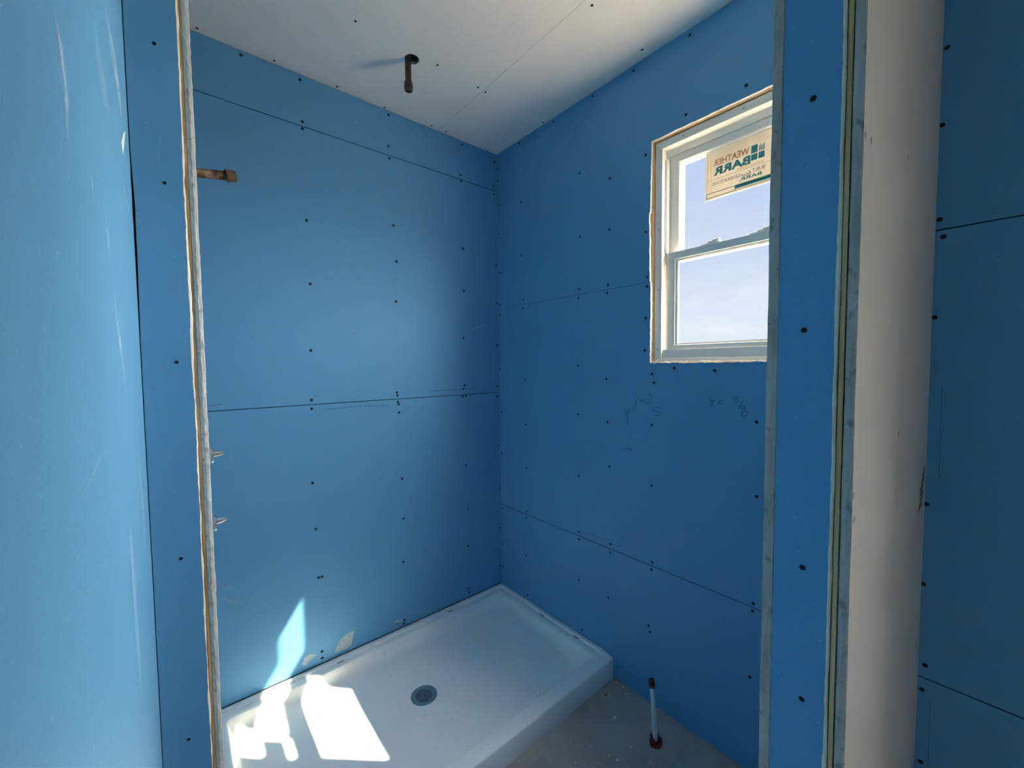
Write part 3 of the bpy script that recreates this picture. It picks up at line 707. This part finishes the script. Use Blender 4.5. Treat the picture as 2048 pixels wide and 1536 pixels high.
# torn paper lip along the cap's right edge
V = []; Fc = []; r = random.Random(31); n = 180; w1 = 0
for i in range(n + 1):
    z = 0.002 + (H - 0.004) * i / n; w1 = w1 * .9 + r.uniform(-1, 1) * .0006
    wd = max(.0008, .0032 + w1 + r.uniform(-.0007, .0007))
    V += [(XCR - .001, YCAP + .0006, z), (XCR + wd * .5, YCAP + .0012 + r.uniform(0, .001), z), (XCR + wd, YCAP + .0045, z), (XCR - .001, YCAP + .008, z)]
for i in range(n):
    for k in range(3): Fc.append((4*i+k, 4*i+k+1, 4*i+k+5, 4*i+k+4))
obj('torn_paper', V, Fc, PAPER, wall_end)
screws([(-1.559,2.120),(-1.554,1.858),(-1.549,1.505),(-1.558,1.102),(-1.560,0.715)], P_CAPL, 'capl', lambda u, v: capl, BLUE, 0.0030)
scuffs([([(-1.5534,1.9694,-1.5528,1.9695,-1.5521,1.9696),(-1.5625,1.9188,-1.5599,1.9194,-1.5573,1.9200),(-1.5627,1.8661,-1.5620,1.8663,-1.5613,1.8665)],0.30),
 ([(-1.5924,1.4525,-1.5915,1.4555,-1.5906,1.4585),(-1.5815,1.4470,-1.5806,1.4501,-1.5797,1.4531)],0.16),
 ([(-1.5804,1.3536,-1.5806,1.3553,-1.5808,1.3571),(-1.5612,1.3563,-1.5614,1.3580,-1.5616,1.3598)],0.20),
 ([(-1.5749,1.3337,-1.5738,1.3343,-1.5728,1.3349),(-1.5707,1.3229,-1.5697,1.3236,-1.5687,1.3242)],0.22),
 ([(-1.5838,1.7496,-1.5834,1.7513,-1.5829,1.7530),(-1.5730,1.7469,-1.5725,1.7486,-1.5721,1.7503)],0.14),
 ([(-1.5170,1.7340,-1.5153,1.7343,-1.5137,1.7345),(-1.5312,1.5295,-1.5247,1.5298,-1.5182,1.5302),(-1.5236,1.3218,-1.5219,1.3217,-1.5203,1.3216)],0.12),
 ([(-1.5415,1.8951,-1.5405,1.8966,-1.5396,1.8982),(-1.5333,1.8877,-1.5323,1.8893,-1.5314,1.8908)],0.12)], P_CAPL, lambda u, v: capl)

# ---- partition stub between toilet space and vanity area
b = MB(); b.box((-0.80, -1.8535, 0.0), (-0.001, -1.7795, H - .001))
wall_partition = struct(b.build('wall_partition', SHEATH), 'short stud partition on the right, seen end on with raw board edges', 'wall')
b = MB(); b.box((XS + 0.0060, -1.8525, 0.001), (XS + 0.052, -1.8475, H - .001)); b.box((XS + 0.0137, -1.8475, 0.001), (XS + 0.052, -1.7798, H - .001)); b.build('stud', WOOD, wall_partition)
def cut_edge_board(name, yface, yback, xend, seed, face_mat, amp, chips=()):
    r = random.Random(seed); n = 240; V = []; Fc = []; fm = []; w1 = w2 = 0
    s = 1 if yback > yface else -1
    for i in range(n + 1):
        z = 0.001 + (H - 0.002) * i / n
        w1 = w1 * .88 + r.uniform(-1, 1) * amp; w2 = w2 * .9 + r.uniform(-1, 1) * amp * .5
        bite = sum(dp * math.exp(-((z - zc) / sz) ** 2) for zc, sz, dp in chips)
        xe = xend + w1 + r.uniform(-.0007, .0007)
        yb = yback - s * max(0, w2 * .5)
        ym = (yface + yback) / 2 + r.uniform(-.0015, .0015)
        V += [(-0.001, yface, z), (xe + .0012 + bite, yface + s * max(-.0004, w2 * .3), z), (xe + bite * .6, yface + s * .0016, z), (xe - r.uniform(0, .0016), ym, z), (xe + r.uniform(0, .0012), yb - s * .001, z), (xe + .002, yb, z), (-0.001, yb, z)]
    for i in range(n):
        a, c = 7 * i, 7 * (i + 1)
        for k in range(6):
            Fc.append((a + k, a + k + 1, c + k + 1, c + k)); fm.append(0 if k == 0 else 1)
    Fc += [tuple(range(7))[::-1], tuple(7 * n + k for k in range(7))]; fm += [1, 1]
    return obj(name, V, Fc, [face_mat, GYPGREY], wall_partition, fm)
nearb = cut_edge_board('panel', YN, -1.8548, XS, 41, GREYBD, .0005, [(0.62, .035, .006), (0.95, .03, .002), (1.10, .05, .002)])
farb = cut_edge_board('panel', YF, -1.7790, XS - .0005, 42, BLUE, .0006)
YCP = -1.8432
pts = [(-1.7796, 0.001), (-1.7796, H - .001), (YCP, H - .001)] + jag((YCP, H - .001), (YCP, 0.001), 0.012, 0.0005, 43, .0004)[1:]
caps = board('end_cap', wall_partition, P_CAPS, pts, mats=(BLUE, PAPER))
V = []; Fc = []; r = random.Random(44); n = 200; w1 = 0
for i in range(n + 1):
    z = 0.002 + (H - 0.004) * i / n; w1 = w1 * .9 + r.uniform(-1, 1) * .0004
    wd = max(.0012, .0034 + w1 + r.uniform(-.0004, .0004))
    V += [(XS + .0005, YCP + .001, z), (XS + .0008, YCP - wd * .6, z), (XS + .003, YCP - wd, z), (XS + .011, YCP - wd * .8, z), (XS + .011, YCP + .001, z)]
for i in range(n):
    for k in range(4): Fc.append((5*i+k, 5*i+k+1, 5*i+k+6, 5*i+k+5))
obj('torn_paper', V, Fc, PAPER, wall_partition)
screws([(-1.814,1.839),(-1.810,1.536),(-1.815,1.208),(-1.818,1.020)], P_CAPS, 'caps', lambda u, v: caps, BLUE, 0.0034)
scuffs([([(-1.8247,1.2640,-1.8252,1.2641,-1.8258,1.2642),(-1.8236,1.2357,-1.8241,1.2359,-1.8247,1.2360)],0.14),
 ([(-1.7790,1.5807,-1.7806,1.5806,-1.7821,1.5805),(-1.7808,1.5525,-1.7823,1.5524,-1.7839,1.5524)],0.10),
 ([(-1.7947,1.0771,-1.7964,1.0791,-1.7981,1.0811),(-1.8011,1.0659,-1.8028,1.0679,-1.8045,1.0698)],0.10),
 ([(-1.8280,1.4756,-1.8290,1.4755,-1.8299,1.4754),(-1.8254,1.4421,-1.8264,1.4420,-1.8274,1.4419)],0.08)], P_CAPS, lambda u, v: caps)
# nail slots and a torn gouge on the plain board face
for u, v in [(-0.889,1.773),(-0.852,1.779),(-0.893,1.320),(-0.883,1.286),(-0.522,1.357),(-0.528,1.859)]:
    obj('nail_dent', [P_NEAR(u - .006, v, -.0003), P_NEAR(u, v - .006, -.0003), P_NEAR(u + .006, v + .001, -.0003), P_NEAR(u, v + .006, -.0003)], [(0, 1, 2, 3)], GASKET, nearb)
r = random.Random(5); gp = []
for i in range(14):
    t = i / 13; gp.append((-0.030 - .050 * t + r.uniform(-.006, .006), 1.215 - .10 * t))
for i in range(13, -1, -1):
    t = i / 13; gp.append((-0.085 - .065 * t + r.uniform(-.012, .012), 1.215 - .10 * t + r.uniform(-.003, .003)))
obj('torn_gouge', [P_NEAR(u, v, -.0006) for u, v in gp], [tuple(range(len(gp)))], DARKPIPE, nearb)
for k in range(7):
    t = k / 6
    ribbon('torn_fibre', nearb, P_NEAR, [(-.05 - .05 * t, 1.21 - .09 * t), (-.12 - .05 * t, 1.205 - .09 * t)], .003, PAPER, -.0012)

# ================================================================== window
win = empty('window_1', (0.02, (OY0 + OY1) / 2, OZ0))
struct(win, 'white vinyl double-hung window with a label sheet on its upper glass', 'window')
WOFF = Vector(win.location)
def wpart(b, name, mats, parent=None, bevel=0.0):
    b.v = [tuple(Vector(q) - WOFF) for q in b.v]
    return b.build(name, mats, parent or win, False, bevel)
def ring(b, o, i, x0, x1, m=0):
    # o, i = (y0, y1, z0, z1) outer / inner rectangles; four mitred members
    oc = [(o[0], o[2]), (o[1], o[2]), (o[1], o[3]), (o[0], o[3])]
    ic = [(i[0], i[2]), (i[1], i[2]), (i[1], i[3]), (i[0], i[3])]
    for k in range(4):
        j = (k + 1) % 4
        q = [oc[k], oc[j], ic[j], ic[k]]
        b.add([(x0, *p) for p in q] + [(x1, *p) for p in q], [(0,1,2,3), (7,6,5,4), (0,4,5,1), (1,5,6,2), (2,6,7,3), (3,7,4,0)], m)
FO = (-1.697, -1.041, 1.499, 2.402)
F1 = (-1.666, -1.072, 1.513, 2.371)
F2 = (-1.655, -1.083, 1.549, 2.346)
b = MB(); ring(b, FO, F1, 0.022, 0.122); wpart(b, 'outer_frame', VINYL, bevel=.0012)
b = MB(); ring(b, F1, F2, 0.060, 0.120); wpart(b, 'inner_frame', VINYL, bevel=.0012)
b = MB(); b.box((0.034, F1[0], 1.513), (0.060, F1[1], 1.549)); b.box((.060, F1[0], 1.513), (.085, F1[1], 1.5488)); wpart(b, 'sill', VINYL, bevel=.0012)
# balance tracks above the lower sash
for s in (0, 1):
    b = MB()
    y = F2[1] if s else F2[0]
    sg = -1 if s else 1
    b.box((0.0440, min(y + .011 * -sg * 1, y), 1.95), (0.0598, max(y + .011 * -sg, y), F1[3] - .04)); wpart(b, 'balance_track', VINYL, bevel=.0008)
# upper sash (outer track)
US = (-1.655, -1.083, 1.915, 2.346)
UG = (-1.622, -1.127, 1.951, 2.310)
b = MB(); ring(b, US, UG, 0.066, 0.105); ring(b, (US[0]+.012, US[1]-.012, US[2]+.01, US[3]-.010), (UG[0]-.003, UG[1]+.003, UG[2]-.003, UG[3]+.003), 0.0632, 0.066)
us = wpart(b, 'upper_sash', VINYL, bevel=.001)
b = MB(); ring(b, (UG[0]-.001, UG[1]+.001, UG[2]-.001, UG[3]+.001), (UG[0]+.003, UG[1]-.003, UG[2]+.003, UG[3]-.003), 0.0740, 0.0790); wpart(b, 'glazing_bead', VINYL, us)
b = MB(); b.box((0.0762, UG[0]-.004, UG[2]-.004), (0.0774, UG[1]+.004, UG[3]+.004)); wpart(b, 'pane', GLASS, us)
# lower sash (inner track)
LS = (-1.653, -1.085, 1.5495, 1.949)
LG = (-1.573, -1.119, 1.567, 1.918)
b = MB(); ring(b, LS, LG, 0.044, 0.0628); ls = wpart(b, 'lower_sash', VINYL, bevel=.0015)
b = MB(); ring(b, (LG[0]-.001, LG[1]+.001, LG[2]-.001, LG[3]+.001), (LG[0]+.010, LG[1]-.010, LG[2]+.004, LG[3]-.006), 0.0480, 0.0590); wpart(b, 'glazing_bead', VINYL, ls)
b = MB(); ring(b, (LG[0]+.0095, LG[1]-.0095, LG[2]+.0035, LG[3]-.0055), (LG[0]+.012, LG[1]-.012, LG[2]+.006, LG[3]-.008), 0.0500, 0.0560); wpart(b, 'gasket', GASKET, ls)
b = MB(); b.box((0.0522, LG[0]-.004, LG[2]-.004), (0.0534, LG[1]+.004, LG[3]+.004)); wpart(b, 'pane', GLASS, ls)
for yc in (-1.258, -1.432):
    b = MB(); b.box((0.047, yc - .036, 1.949), (0.0625, yc + .036, 1.954)); b.box((0.049, yc - .030, 1.954), (0.0615, yc + .010, 1.960))
    lk = wpart(b, 'sash_lock', VINYL, ls, bevel=.001)
    b = MB(); b.lathe([(.007, 0), (.007, .007), (.006, .009)], (0.055, yc - .012, 1.956), (0, 0, 1), 14); b.box((0.043, yc - .036, 1.9575), (0.056, yc - .010, 1.9625)); wpart(b, 'cam_lever', VINYL, ls, bevel=.0008)
# exterior casing round the opening
b = MB(); ring(b, (-1.76, -0.97, 1.43, 2.44), (-1.690, -1.035, 1.492, 2.346), 0.1285, 0.156); wpart(b, 'exterior_casing', VINYL, bevel=.002)
# frame screws
for y, z in [(-1.057, 2.30), (-1.057, 2.05), (-1.057, 1.80), (-1.055, 1.55), (-1.16, 2.387), (-1.38, 2.387)]:
    b = MB(); b.lathe([(.0028, 0), (.0022, .0012)], (0.0221, y, z), (-1, 0, 0), 8); wpart(b, 'frame_screw', GASKET)
# ragged foam/paper lip under the sill
V = []; Fc = []; r = random.Random(8); n = 60
for i in range(n + 1):
    y = OY0 + .004 + (OY1 - OY0 - .006) * i / n
    z = OZ0 + .004 + r.uniform(0, .003)
    V += [(0.0138, y, OZ0 + .0022), (0.0138, y, z), (0.026, y, z + .001), (0.026, y, OZ0 + .0022)]
for i in range(n):
    for k in range(3): Fc.append((4*i+k, 4*i+k+1, 4*i+k+5, 4*i+k+4))
o = obj('sill_foam', [tuple(Vector(q) - WOFF) for q in V], Fc, PAPER, win)

# ---- label sheet stuck on the outside of the upper glass, read from outdoors
SX = 0.0758
KS = 0.98672                      # lettering layout scaled to the sheet's width and height
SY = lambda y: -1.2251 + (y + 1.215) * KS
SZ = lambda z: 2.1245 + (z - 2.133) * KS
def text_mesh(body, size, bold=0.0):
    cu = bpy.data.curves.new('t', 'FONT'); cu.body = body; cu.size = size; cu.offset = bold; cu.extrude = 0.0; cu.resolution_u = 2
    to = bpy.data.objects.new('t', cu); COL.objects.link(to)
    bpy.context.view_layer.update()
    me = bpy.data.meshes.new_from_object(to.evaluated_get(bpy.context.evaluated_depsgraph_get()))
    V = [v.co.copy() for v in me.vertices]; Fc = [tuple(p.vertices) for p in me.polygons]
    bpy.data.objects.remove(to); bpy.data.curves.remove(cu); bpy.data.meshes.remove(me)
    return V, Fc
SY0, SY1, SZ0, SZ1 = -1.4555, SY(-1.215), SZ(2.133), 2.3095
b = MB(); b.box((SX - .0006, SY0, SZ0), (SX, SY1, SZ1))
stk = b.build('window_label', ST_PAPER)
tag(stk, 'cream printed window label sheet on the upper pane, its lettering reading backwards', 'label')
def print_text(body, y0, y1, z0, z1, mat, bold=0.0, name='lettering'):
    V, Fc = text_mesh(body, 1.0, bold)
    mx0 = min(v.x for v in V); mx1 = max(v.x for v in V); my0 = min(v.y for v in V); my1 = max(v.y for v in V)
    y0, y1, z0, z1 = SY(y0), SY(y1), SZ(z0), SZ(z1)
    W = [(SX - .0011, y0 + (v.x - mx0) / (mx1 - mx0) * (y1 - y0), z0 + (v.y - my0) / (my1 - my0) * (z1 - z0)) for v in V]
    obj(name, W, Fc, mat, stk)
def print_bar(y0, y1, z0, z1, mat, name='printed_bar'):
    y0, y1, z0, z1 = max(SY(y0), SY0), SY(y1), SZ(z0), SZ(z1)
    obj(name, [(SX - .0010, y0, z0), (SX - .0010, y1, z0), (SX - .0010, y1, z1), (SX - .0010, y0, z1)], [(0, 1, 2, 3)], mat, stk)
print_text('WEATHER', -1.374, -1.245, 2.2575, 2.2815, ST_ORNG, .02)
print_text('BARR', -1.378, -1.245, 2.2205, 2.2510, ST_TEAL, .04)
print_bar(-1.401, -1.380, 2.254, 2.281, ST_TEAL); print_bar(-1.424, -1.405, 2.228, 2.250, ST_TEAL); print_bar(-1.401, -1.380, 2.228, 2.250, ST_TEAL)
for k in range(5):
    print_bar(-1.424 + .004 * k, -1.4215 + .004 * k, 2.254, 2.278 - .004 * (k % 3), ST_TEAL)
print_text('WINDOWS', -1.424, -1.331, 2.2105, 2.2185, ST_TAN, 0.0)
print_bar(-1.452, -1.222, 2.2068, 2.2078, ST_DARK)
print_text('BUILT', -1.426, -1.385, 2.186, 2.199, ST_DARK, .01)
print_text('for', -1.380, -1.345, 2.180, 2.196, ST_DARK, .0)
print_text('GENERATIONS', -1.345, -1.242, 2.184, 2.197, ST_DARK, .0)
print_text('BARR.', -1.416, -1.338, 2.1685, 2.180, ST_TEAL, .03)
print_bar(-1.455, -1.327, 2.146, 2.160, ST_TEAL); print_bar(-1.452, -1.345, 2.1515, 2.1545, ST_LIGHT)
print_bar(-1.327, -1.219, 2.1565, 2.159, ST_TEAL); print_bar(-1.455, -1.219, 2.1395, 2.142, ST_TEAL); print_bar(-1.327, -1.325, 2.142, 2.157, ST_TEAL); print_bar(-1.221, -1.219, 2.142, 2.157, ST_TEAL)
for k in range(5):
    print_bar(-1.445 + .004 * k, -1.26 - .02 * (k % 2), 2.288 + .0055 * k, 2.2886 + .0055 * k, ST_TAN)
for k in range(8):
    print_bar(-1.452, -1.430, 2.225 + .006 * k, 2.2256 + .006 * k, ST_TAN)
print_bar(-1.224, -1.2232, 2.166, 2.312, ST_TAN); print_bar(-1.236, -1.235, 2.166, 2.29, ST_TAN)
# smaller label lower on the same pane, known from its shadow
b = MB(); b.box((SX - .0006, -1.618, 2.018), (SX, -1.503, 2.128))
st2 = b.build('window_label', ST_PAPER)
tag(st2, 'small plain label low on the upper pane, hidden behind the partition', 'label')

# ---- window added to light the near room (behind the camera's right)
win2 = empty('added_window', (0.02, (W2[0] + W2[1]) / 2, W2[2]))
struct(win2, 'white vinyl window added unseen in the right wall behind the camera to light the near room', 'window')
WOFF = Vector(win2.location)
b = MB(); ring(b, (W2[0]+.001, W2[1]-.001, W2[2]+.001, W2[3]-.001), (W2[0]+.03, W2[1]-.03, W2[2]+.03, W2[3]-.03), 0.03, 0.115); wpart(b, 'frame', VINYL, win2)

# ================================================================== shower pan
PX0, PX1, PY0, PY1 = -1.502, -0.0012, -0.855, -0.0012
pan = empty('shower_pan', ((PX0 + PX1) / 2, (PY0 + PY1) / 2, 0))
tag(pan, 'white acrylic shower pan set in the corner with a raised front curb', 'shower pan')
DR = Vector((-0.757, -0.397))
def rrect(x0, x1, y0, y1, r, n=6):
    out = []
    for cx, cy, a0 in ((x1 - r, y1 - r, 0), (x0 + r, y1 - r, 90), (x0 + r, y0 + r, 180), (x1 - r, y0 + r, 270)):
        for i in range(n + 1):
            a = math.radians(a0 + 90 * i / n)
            out.append((cx + r * math.cos(a), cy + r * math.sin(a)))
    dense = []
    for q in range(len(out)):
        p0, p1 = out[q], out[(q + 1) % len(out)]
        k = 14 if q % (n + 1) == n else 1
        for i in range(k):
            dense.append((p0[0] + (p1[0] - p0[0]) * i / k, p0[1] + (p1[1] - p0[1]) * i / k))
    return dense
rings = [  # side inset, front inset, z side, z front, radius
    (0.0, 0.0, 0.0, 0.0, .004), (0.0, 0.0, 0.104, 0.088, .004), (0.0015, 0.003, 0.108, 0.0945, .004), (0.004, 0.008, 0.109, 0.0962, .006),
    (0.021, 0.030, 0.109, 0.0964, .006), (0.0225, 0.034, 0.0990, 0.0964, .008), (0.026, 0.038, 0.0955, 0.0962, .010), (0.030, 0.044, 0.0985, 0.0960, .012), (0.046, 0.060, 0.0990, 0.0955, .016),
    (0.056, 0.069, 0.0970, 0.0945, .022), (0.060, 0.0715, 0.0920, 0.0915, .024), (0.066, 0.076, 0.076, 0.078, .028), (0.074, 0.084, 0.060, 0.062, .034), (0.088, 0.098, 0.0485, 0.049, .044), (0.115, 0.125, 0.0435, 0.0435, .055)]
V = []; Fc = []
for si, fi, zs, zf, rr in rings:
    pts = rrect(PX0 + si, PX1 - si, PY0 + fi, PY1 - si, rr)
    for x, y in pts:
        t = 1 - min(1, max(0, (y - (PY0 + fi)) / 0.020))
        t = t * t * (3 - 2 * t) if rr > 0 else t
        V.append((x, y, zs + (zf - zs) * t))
m = len(rrect(0, 1, 0, 1, .1))
for k in range(len(rings) - 1):
    for i in range(m):
        j = (i + 1) % m
        Fc.append((k*m+i, k*m+j, (k+1)*m+j, (k+1)*m+i))
# floor of the pan falls to the drain
last = V[-m:]
for q, (f, z) in enumerate(((0.66, 0.0405), (0.33, 0.0385))):
    for x, y, zz in last:
        V.append((DR.x + (x - DR.x) * f, DR.y + (y - DR.y) * f, z))
for x, y, zz in last:
    d = Vector((x - DR.x, y - DR.y)).normalized() * 0.0575
    V.append((DR.x + d.x, DR.y + d.y, 0.0365))
for x, y, zz in last:
    d = Vector((x - DR.x, y - DR.y)).normalized() * 0.0565
    V.append((DR.x + d.x, DR.y + d.y, 0.030))
nr = len(rings)
for k in range(nr - 1, nr + 3):
    for i in range(m):
        j = (i + 1) % m
        Fc.append((k*m+i, k*m+j, (k+1)*m+j, (k+1)*m+i))
off = Vector(pan.location)
o = obj('basin', [tuple(Vector(q) - off) for q in V], Fc, PAN, pan)
smooth_by_angle(o, 50)
# drain
def ppart(b, name, mats, parent=pan, **k):
    b.v = [tuple(Vector(q) - off) for q in b.v]
    return b.build(name, mats, parent, **k)
b = MB()
b.lathe([(.0562, .0295), (.0562, .0365), (.054, .0375), (.040, .0362), (.036, .0345), (.036, .0300)], (DR.x, DR.y, 0), (0, 0, 1), 32, caps=False)
drain = ppart(b, 'drain', STEEL)
smooth_by_angle(drain, 40)
drain['label'] = 'round steel drain with a square-hole strainer'
b = MB()
ang = math.radians(38)
for dr in (0, 1):
    for k in range(-3, 4):
        c = k * 0.0098; h = math.sqrt(max(0, .0365**2 - c * c))
        a = ang + dr * math.pi / 2
        ux, uy = math.cos(a), math.sin(a)
        w = .0017
        q = []
        for s1, s2 in ((-1, -1), (1, -1), (1, 1), (-1, 1)):
            q.append((DR.x + ux * h * s1 - uy * (c + w * s2), DR.y + uy * h * s1 + ux * (c + w * s2)))
        zt = .0349 if dr else .0347
        b.add([(x, y, .031) for x, y in q] + [(x, y, zt) for x, y in q], [(0,3,2,1), (4,5,6,7), (0,1,5,4), (1,2,6,5), (2,3,7,6), (3,0,4,7)])
ppart(b, 'strainer', STEEL, drain)
b = MB(); b.lathe([(.0375, .0296), (.0375, .0304)], (DR.x, DR.y, 0), (0, 0, 1), 24); ppart(b, 'drain_well', DARKGAP, drain)
for x, y, dx, dy in [(-0.397, -.034, .014, .003), (-.032, -.40, .003, .016), (-.030, -.645, .003, .016), (-1.0, -.034, .014, .003)]:
    b = MB(); b.box((x - dx, y - dy, .1000), (x + dx, y + dy, .1018)); ppart(b, 'nail_slot', GASKET)

# ================================================================== pipes and valves
# capped shower-head pipe
a0 = Vector((XE, -0.43, 2.069)); a1 = Vector((-1.381, -0.43, 2.089)); ax = (a1 - a0)
sp = empty('shower_arm_pipe', a0)
tag(sp, 'rusty capped pipe stub sticking out high on the shower end wall', 'pipe')
def part_at(root, b, name, mat, deg=40):
    L = Vector(root.location)
    b.v = [tuple(Vector(q) - L) for q in b.v]
    o = b.build(name, mat, root); smooth_by_angle(o, deg); return o
ln = ax.length
b = MB(); b.lathe([(.0132, 0), (.0132, ln * .35), (.0128, ln * .36), (.0135, ln * .62), (.0132, ln - .012)], a0, ax, 18); part_at(sp, b, 'pipe', RUST)
b = MB(); b.lathe([(.0140, ln - .026), (.0182, ln - .025), (.0185, ln - .014), (.0172, ln - .011), (.0172, ln - .002), (.0150, ln + .002), (.0080, ln + .004)], a0, ax, 18); part_at(sp, b, 'end_cap', BRONZE)
b = MB(); b.lathe([(.0205, 0), (.0205, .001)], a0, (1, 0, 0), 18); part_at(sp, b, 'wall_hole', DARKGAP)

def valve(z, label, tilt):
    v0 = Vector((XE, -0.43, z))
    v = empty('shower_valve', v0)
    tag(v, label, 'valve', 'shower valve stubs')
    b = MB(); b.lathe([(.0245, 0), (.0245, .010), (.0235, .022), (.0245, .024), (.0255, .030), (.0250, .034), (.0215, .035)], v0, (1, 0, 0), 24); part_at(v, b, 'collar', CHROME)
    ax = Vector((1, 0, tilt))
    p0 = v0 + Vector((.034, 0, .004))
    b = MB(); b.lathe([(.0095, 0), (.0095, .013), (.0080, .0135), (.0080, .020), (.0060, .0205), (.0060, .026)], p0, ax, 16); part_at(v, b, 'stem', CHROME)
    b = MB()
    b.box(tuple(v0 + Vector((.002, -.006, .020))), tuple(v0 + Vector((.030, .006, .029)))); part_at(v, b, 'screw_tab', STEEL)
    return v
valve(1.222, 'upper of two chrome valve stubs on the shower end wall', 0.0)
valve(1.010, 'lower of two chrome valve stubs on the shower end wall', 0.12)

# ceiling pipe
c0 = Vector((-0.757, -0.374, H + .012))
cpz = empty('ceiling_pipe', c0)
tag(cpz, 'dark capped pipe hanging from a ragged hole in the ceiling', 'pipe')
b = MB(); b.lathe([(.0125, 0), (.0125, .118)], c0, (0.01, 0.02, -1), 18); part_at(cpz, b, 'pipe', DARKPIPE)
b = MB(); b.lathe([(.0130, .104), (.0172, .105), (.0178, .112), (.0178, .130), (.0165, .136), (.0120, .139), (.0105, .132)], c0, (0.01, 0.02, -1), 18); part_at(cpz, b, 'end_cap', DARKPIPE)

# toilet supply stub in the floor
s0 = Vector((-0.162, -1.169, 0.0))
st = empty('supply_pipe', s0)
tag(st, 'thin white water supply stub rising from the concrete floor, red at its foot', 'pipe')
top = Vector((-0.186, -1.163, 0.272)) - s0
ln = top.length
b = MB(); b.lathe([(.0098, 0), (.0096, ln * .5), (.0098, ln * .56), (.0086, ln * .57), (.0086, ln - .012)], s0, top, 16); part_at(st, b, 'tube', PEX)
b = MB(); b.lathe([(.0088, ln - .026), (.0112, ln - .026), (.0118, ln - .016), (.0098, ln - .014)], s0, top, 16); part_at(st, b, 'crimp_ring', RUST)
b = MB(); b.lathe([(.0100, ln - .016), (.0112, ln - .012), (.0112, ln + .001), (.0085, ln + .004)], s0, top, 16); part_at(st, b, 'end_plug', COPPER)
V = []; Fc = []; r = random.Random(3); n = 18
for i in range(n):
    a = 2 * math.pi * i / n
    for k, (rr, z) in enumerate(((.020, 0.0005), (.022, .012), (.019, .026), (.020, .034))):
        q = rr * r.uniform(.75, 1.2); zz = z * (r.uniform(.55, 1.3) if k == 3 else 1)
        V.append((q * math.cos(a), q * math.sin(a), zz))
    V.append((.0096 * math.cos(a), .0096 * math.sin(a), .022))
for i in range(n):
    j = (i + 1) % n
    for k in range(4): Fc.append((5*i+k, 5*j+k, 5*j+k+1, 5*i+k+1))
obj('torn_sleeve', V, Fc, RED, st)

# ================================================================== crumbs
def crumb(name, loc, s, mat, seed):
    r = random.Random(seed); bm = bmesh.new()
    bmesh.ops.create_icosphere(bm, subdivisions=2, radius=1.0)
    for v in bm.verts:
        k = r.uniform(.8, 1.2); v.co = Vector((v.co.x * s[0] * k, v.co.y * s[1] * k, max(-.35, v.co.z) * s[2] * k))
    zmin = min(v.co.z for v in bm.verts)
    for v in bm.verts: v.co.z -= zmin
    me = bpy.data.meshes.new(name); bm.to_mesh(me); bm.free(); me.materials.append(mat)
    o = bpy.data.objects.new(name, me); COL.objects.link(o); o.location = loc
    return o
o = crumb('plaster_lump', (-0.383, -0.738, 0.0475), (.013, .010, .016), CHALK, 1)
o.rotation_euler = (0, 0.1, 0.4)
tag(o, 'pale lump of plaster lying inside the curb of the shower pan', 'debris')
CR = [(-0.016, -0.92, .005, 'white plaster crumb on the concrete against the window wall just past the pan corner'),
      (-0.037, -0.948, .004, 'small white crumb on the concrete a step out from the pan corner'),
      (-0.182, -0.99, .0065, 'largest white crumb alone midway between pan curb and supply stub'),
      (-0.328, -1.108, .006, 'white crumb on the concrete near the bottom edge of the photo'),
      (-0.338, -1.075, .0035, 'tiny white speck beside the larger crumb near the bottom edge'),
      (-0.243, -1.113, .003, 'tiny white speck on the concrete left of the red sleeve'),
      (-0.114, -0.894, .004, 'tiny dark crumb on the concrete by the pan curb'),
      (-0.456, -1.012, .003, 'tiny white speck on the concrete close along the pan curb'),
      (-0.018, -0.884, .006, 'white plaster crumb tucked in the corner of curb and wall')]
for i, (x, y, k, lab) in enumerate(CR):
    o = crumb('plaster_crumb', (x, y, 0.0), (k, k * .8, k * .5), DARKPIPE if i == 6 else CHALK, 20 + i)
    tag(o, lab, 'debris', 'crumbs on the concrete floor')
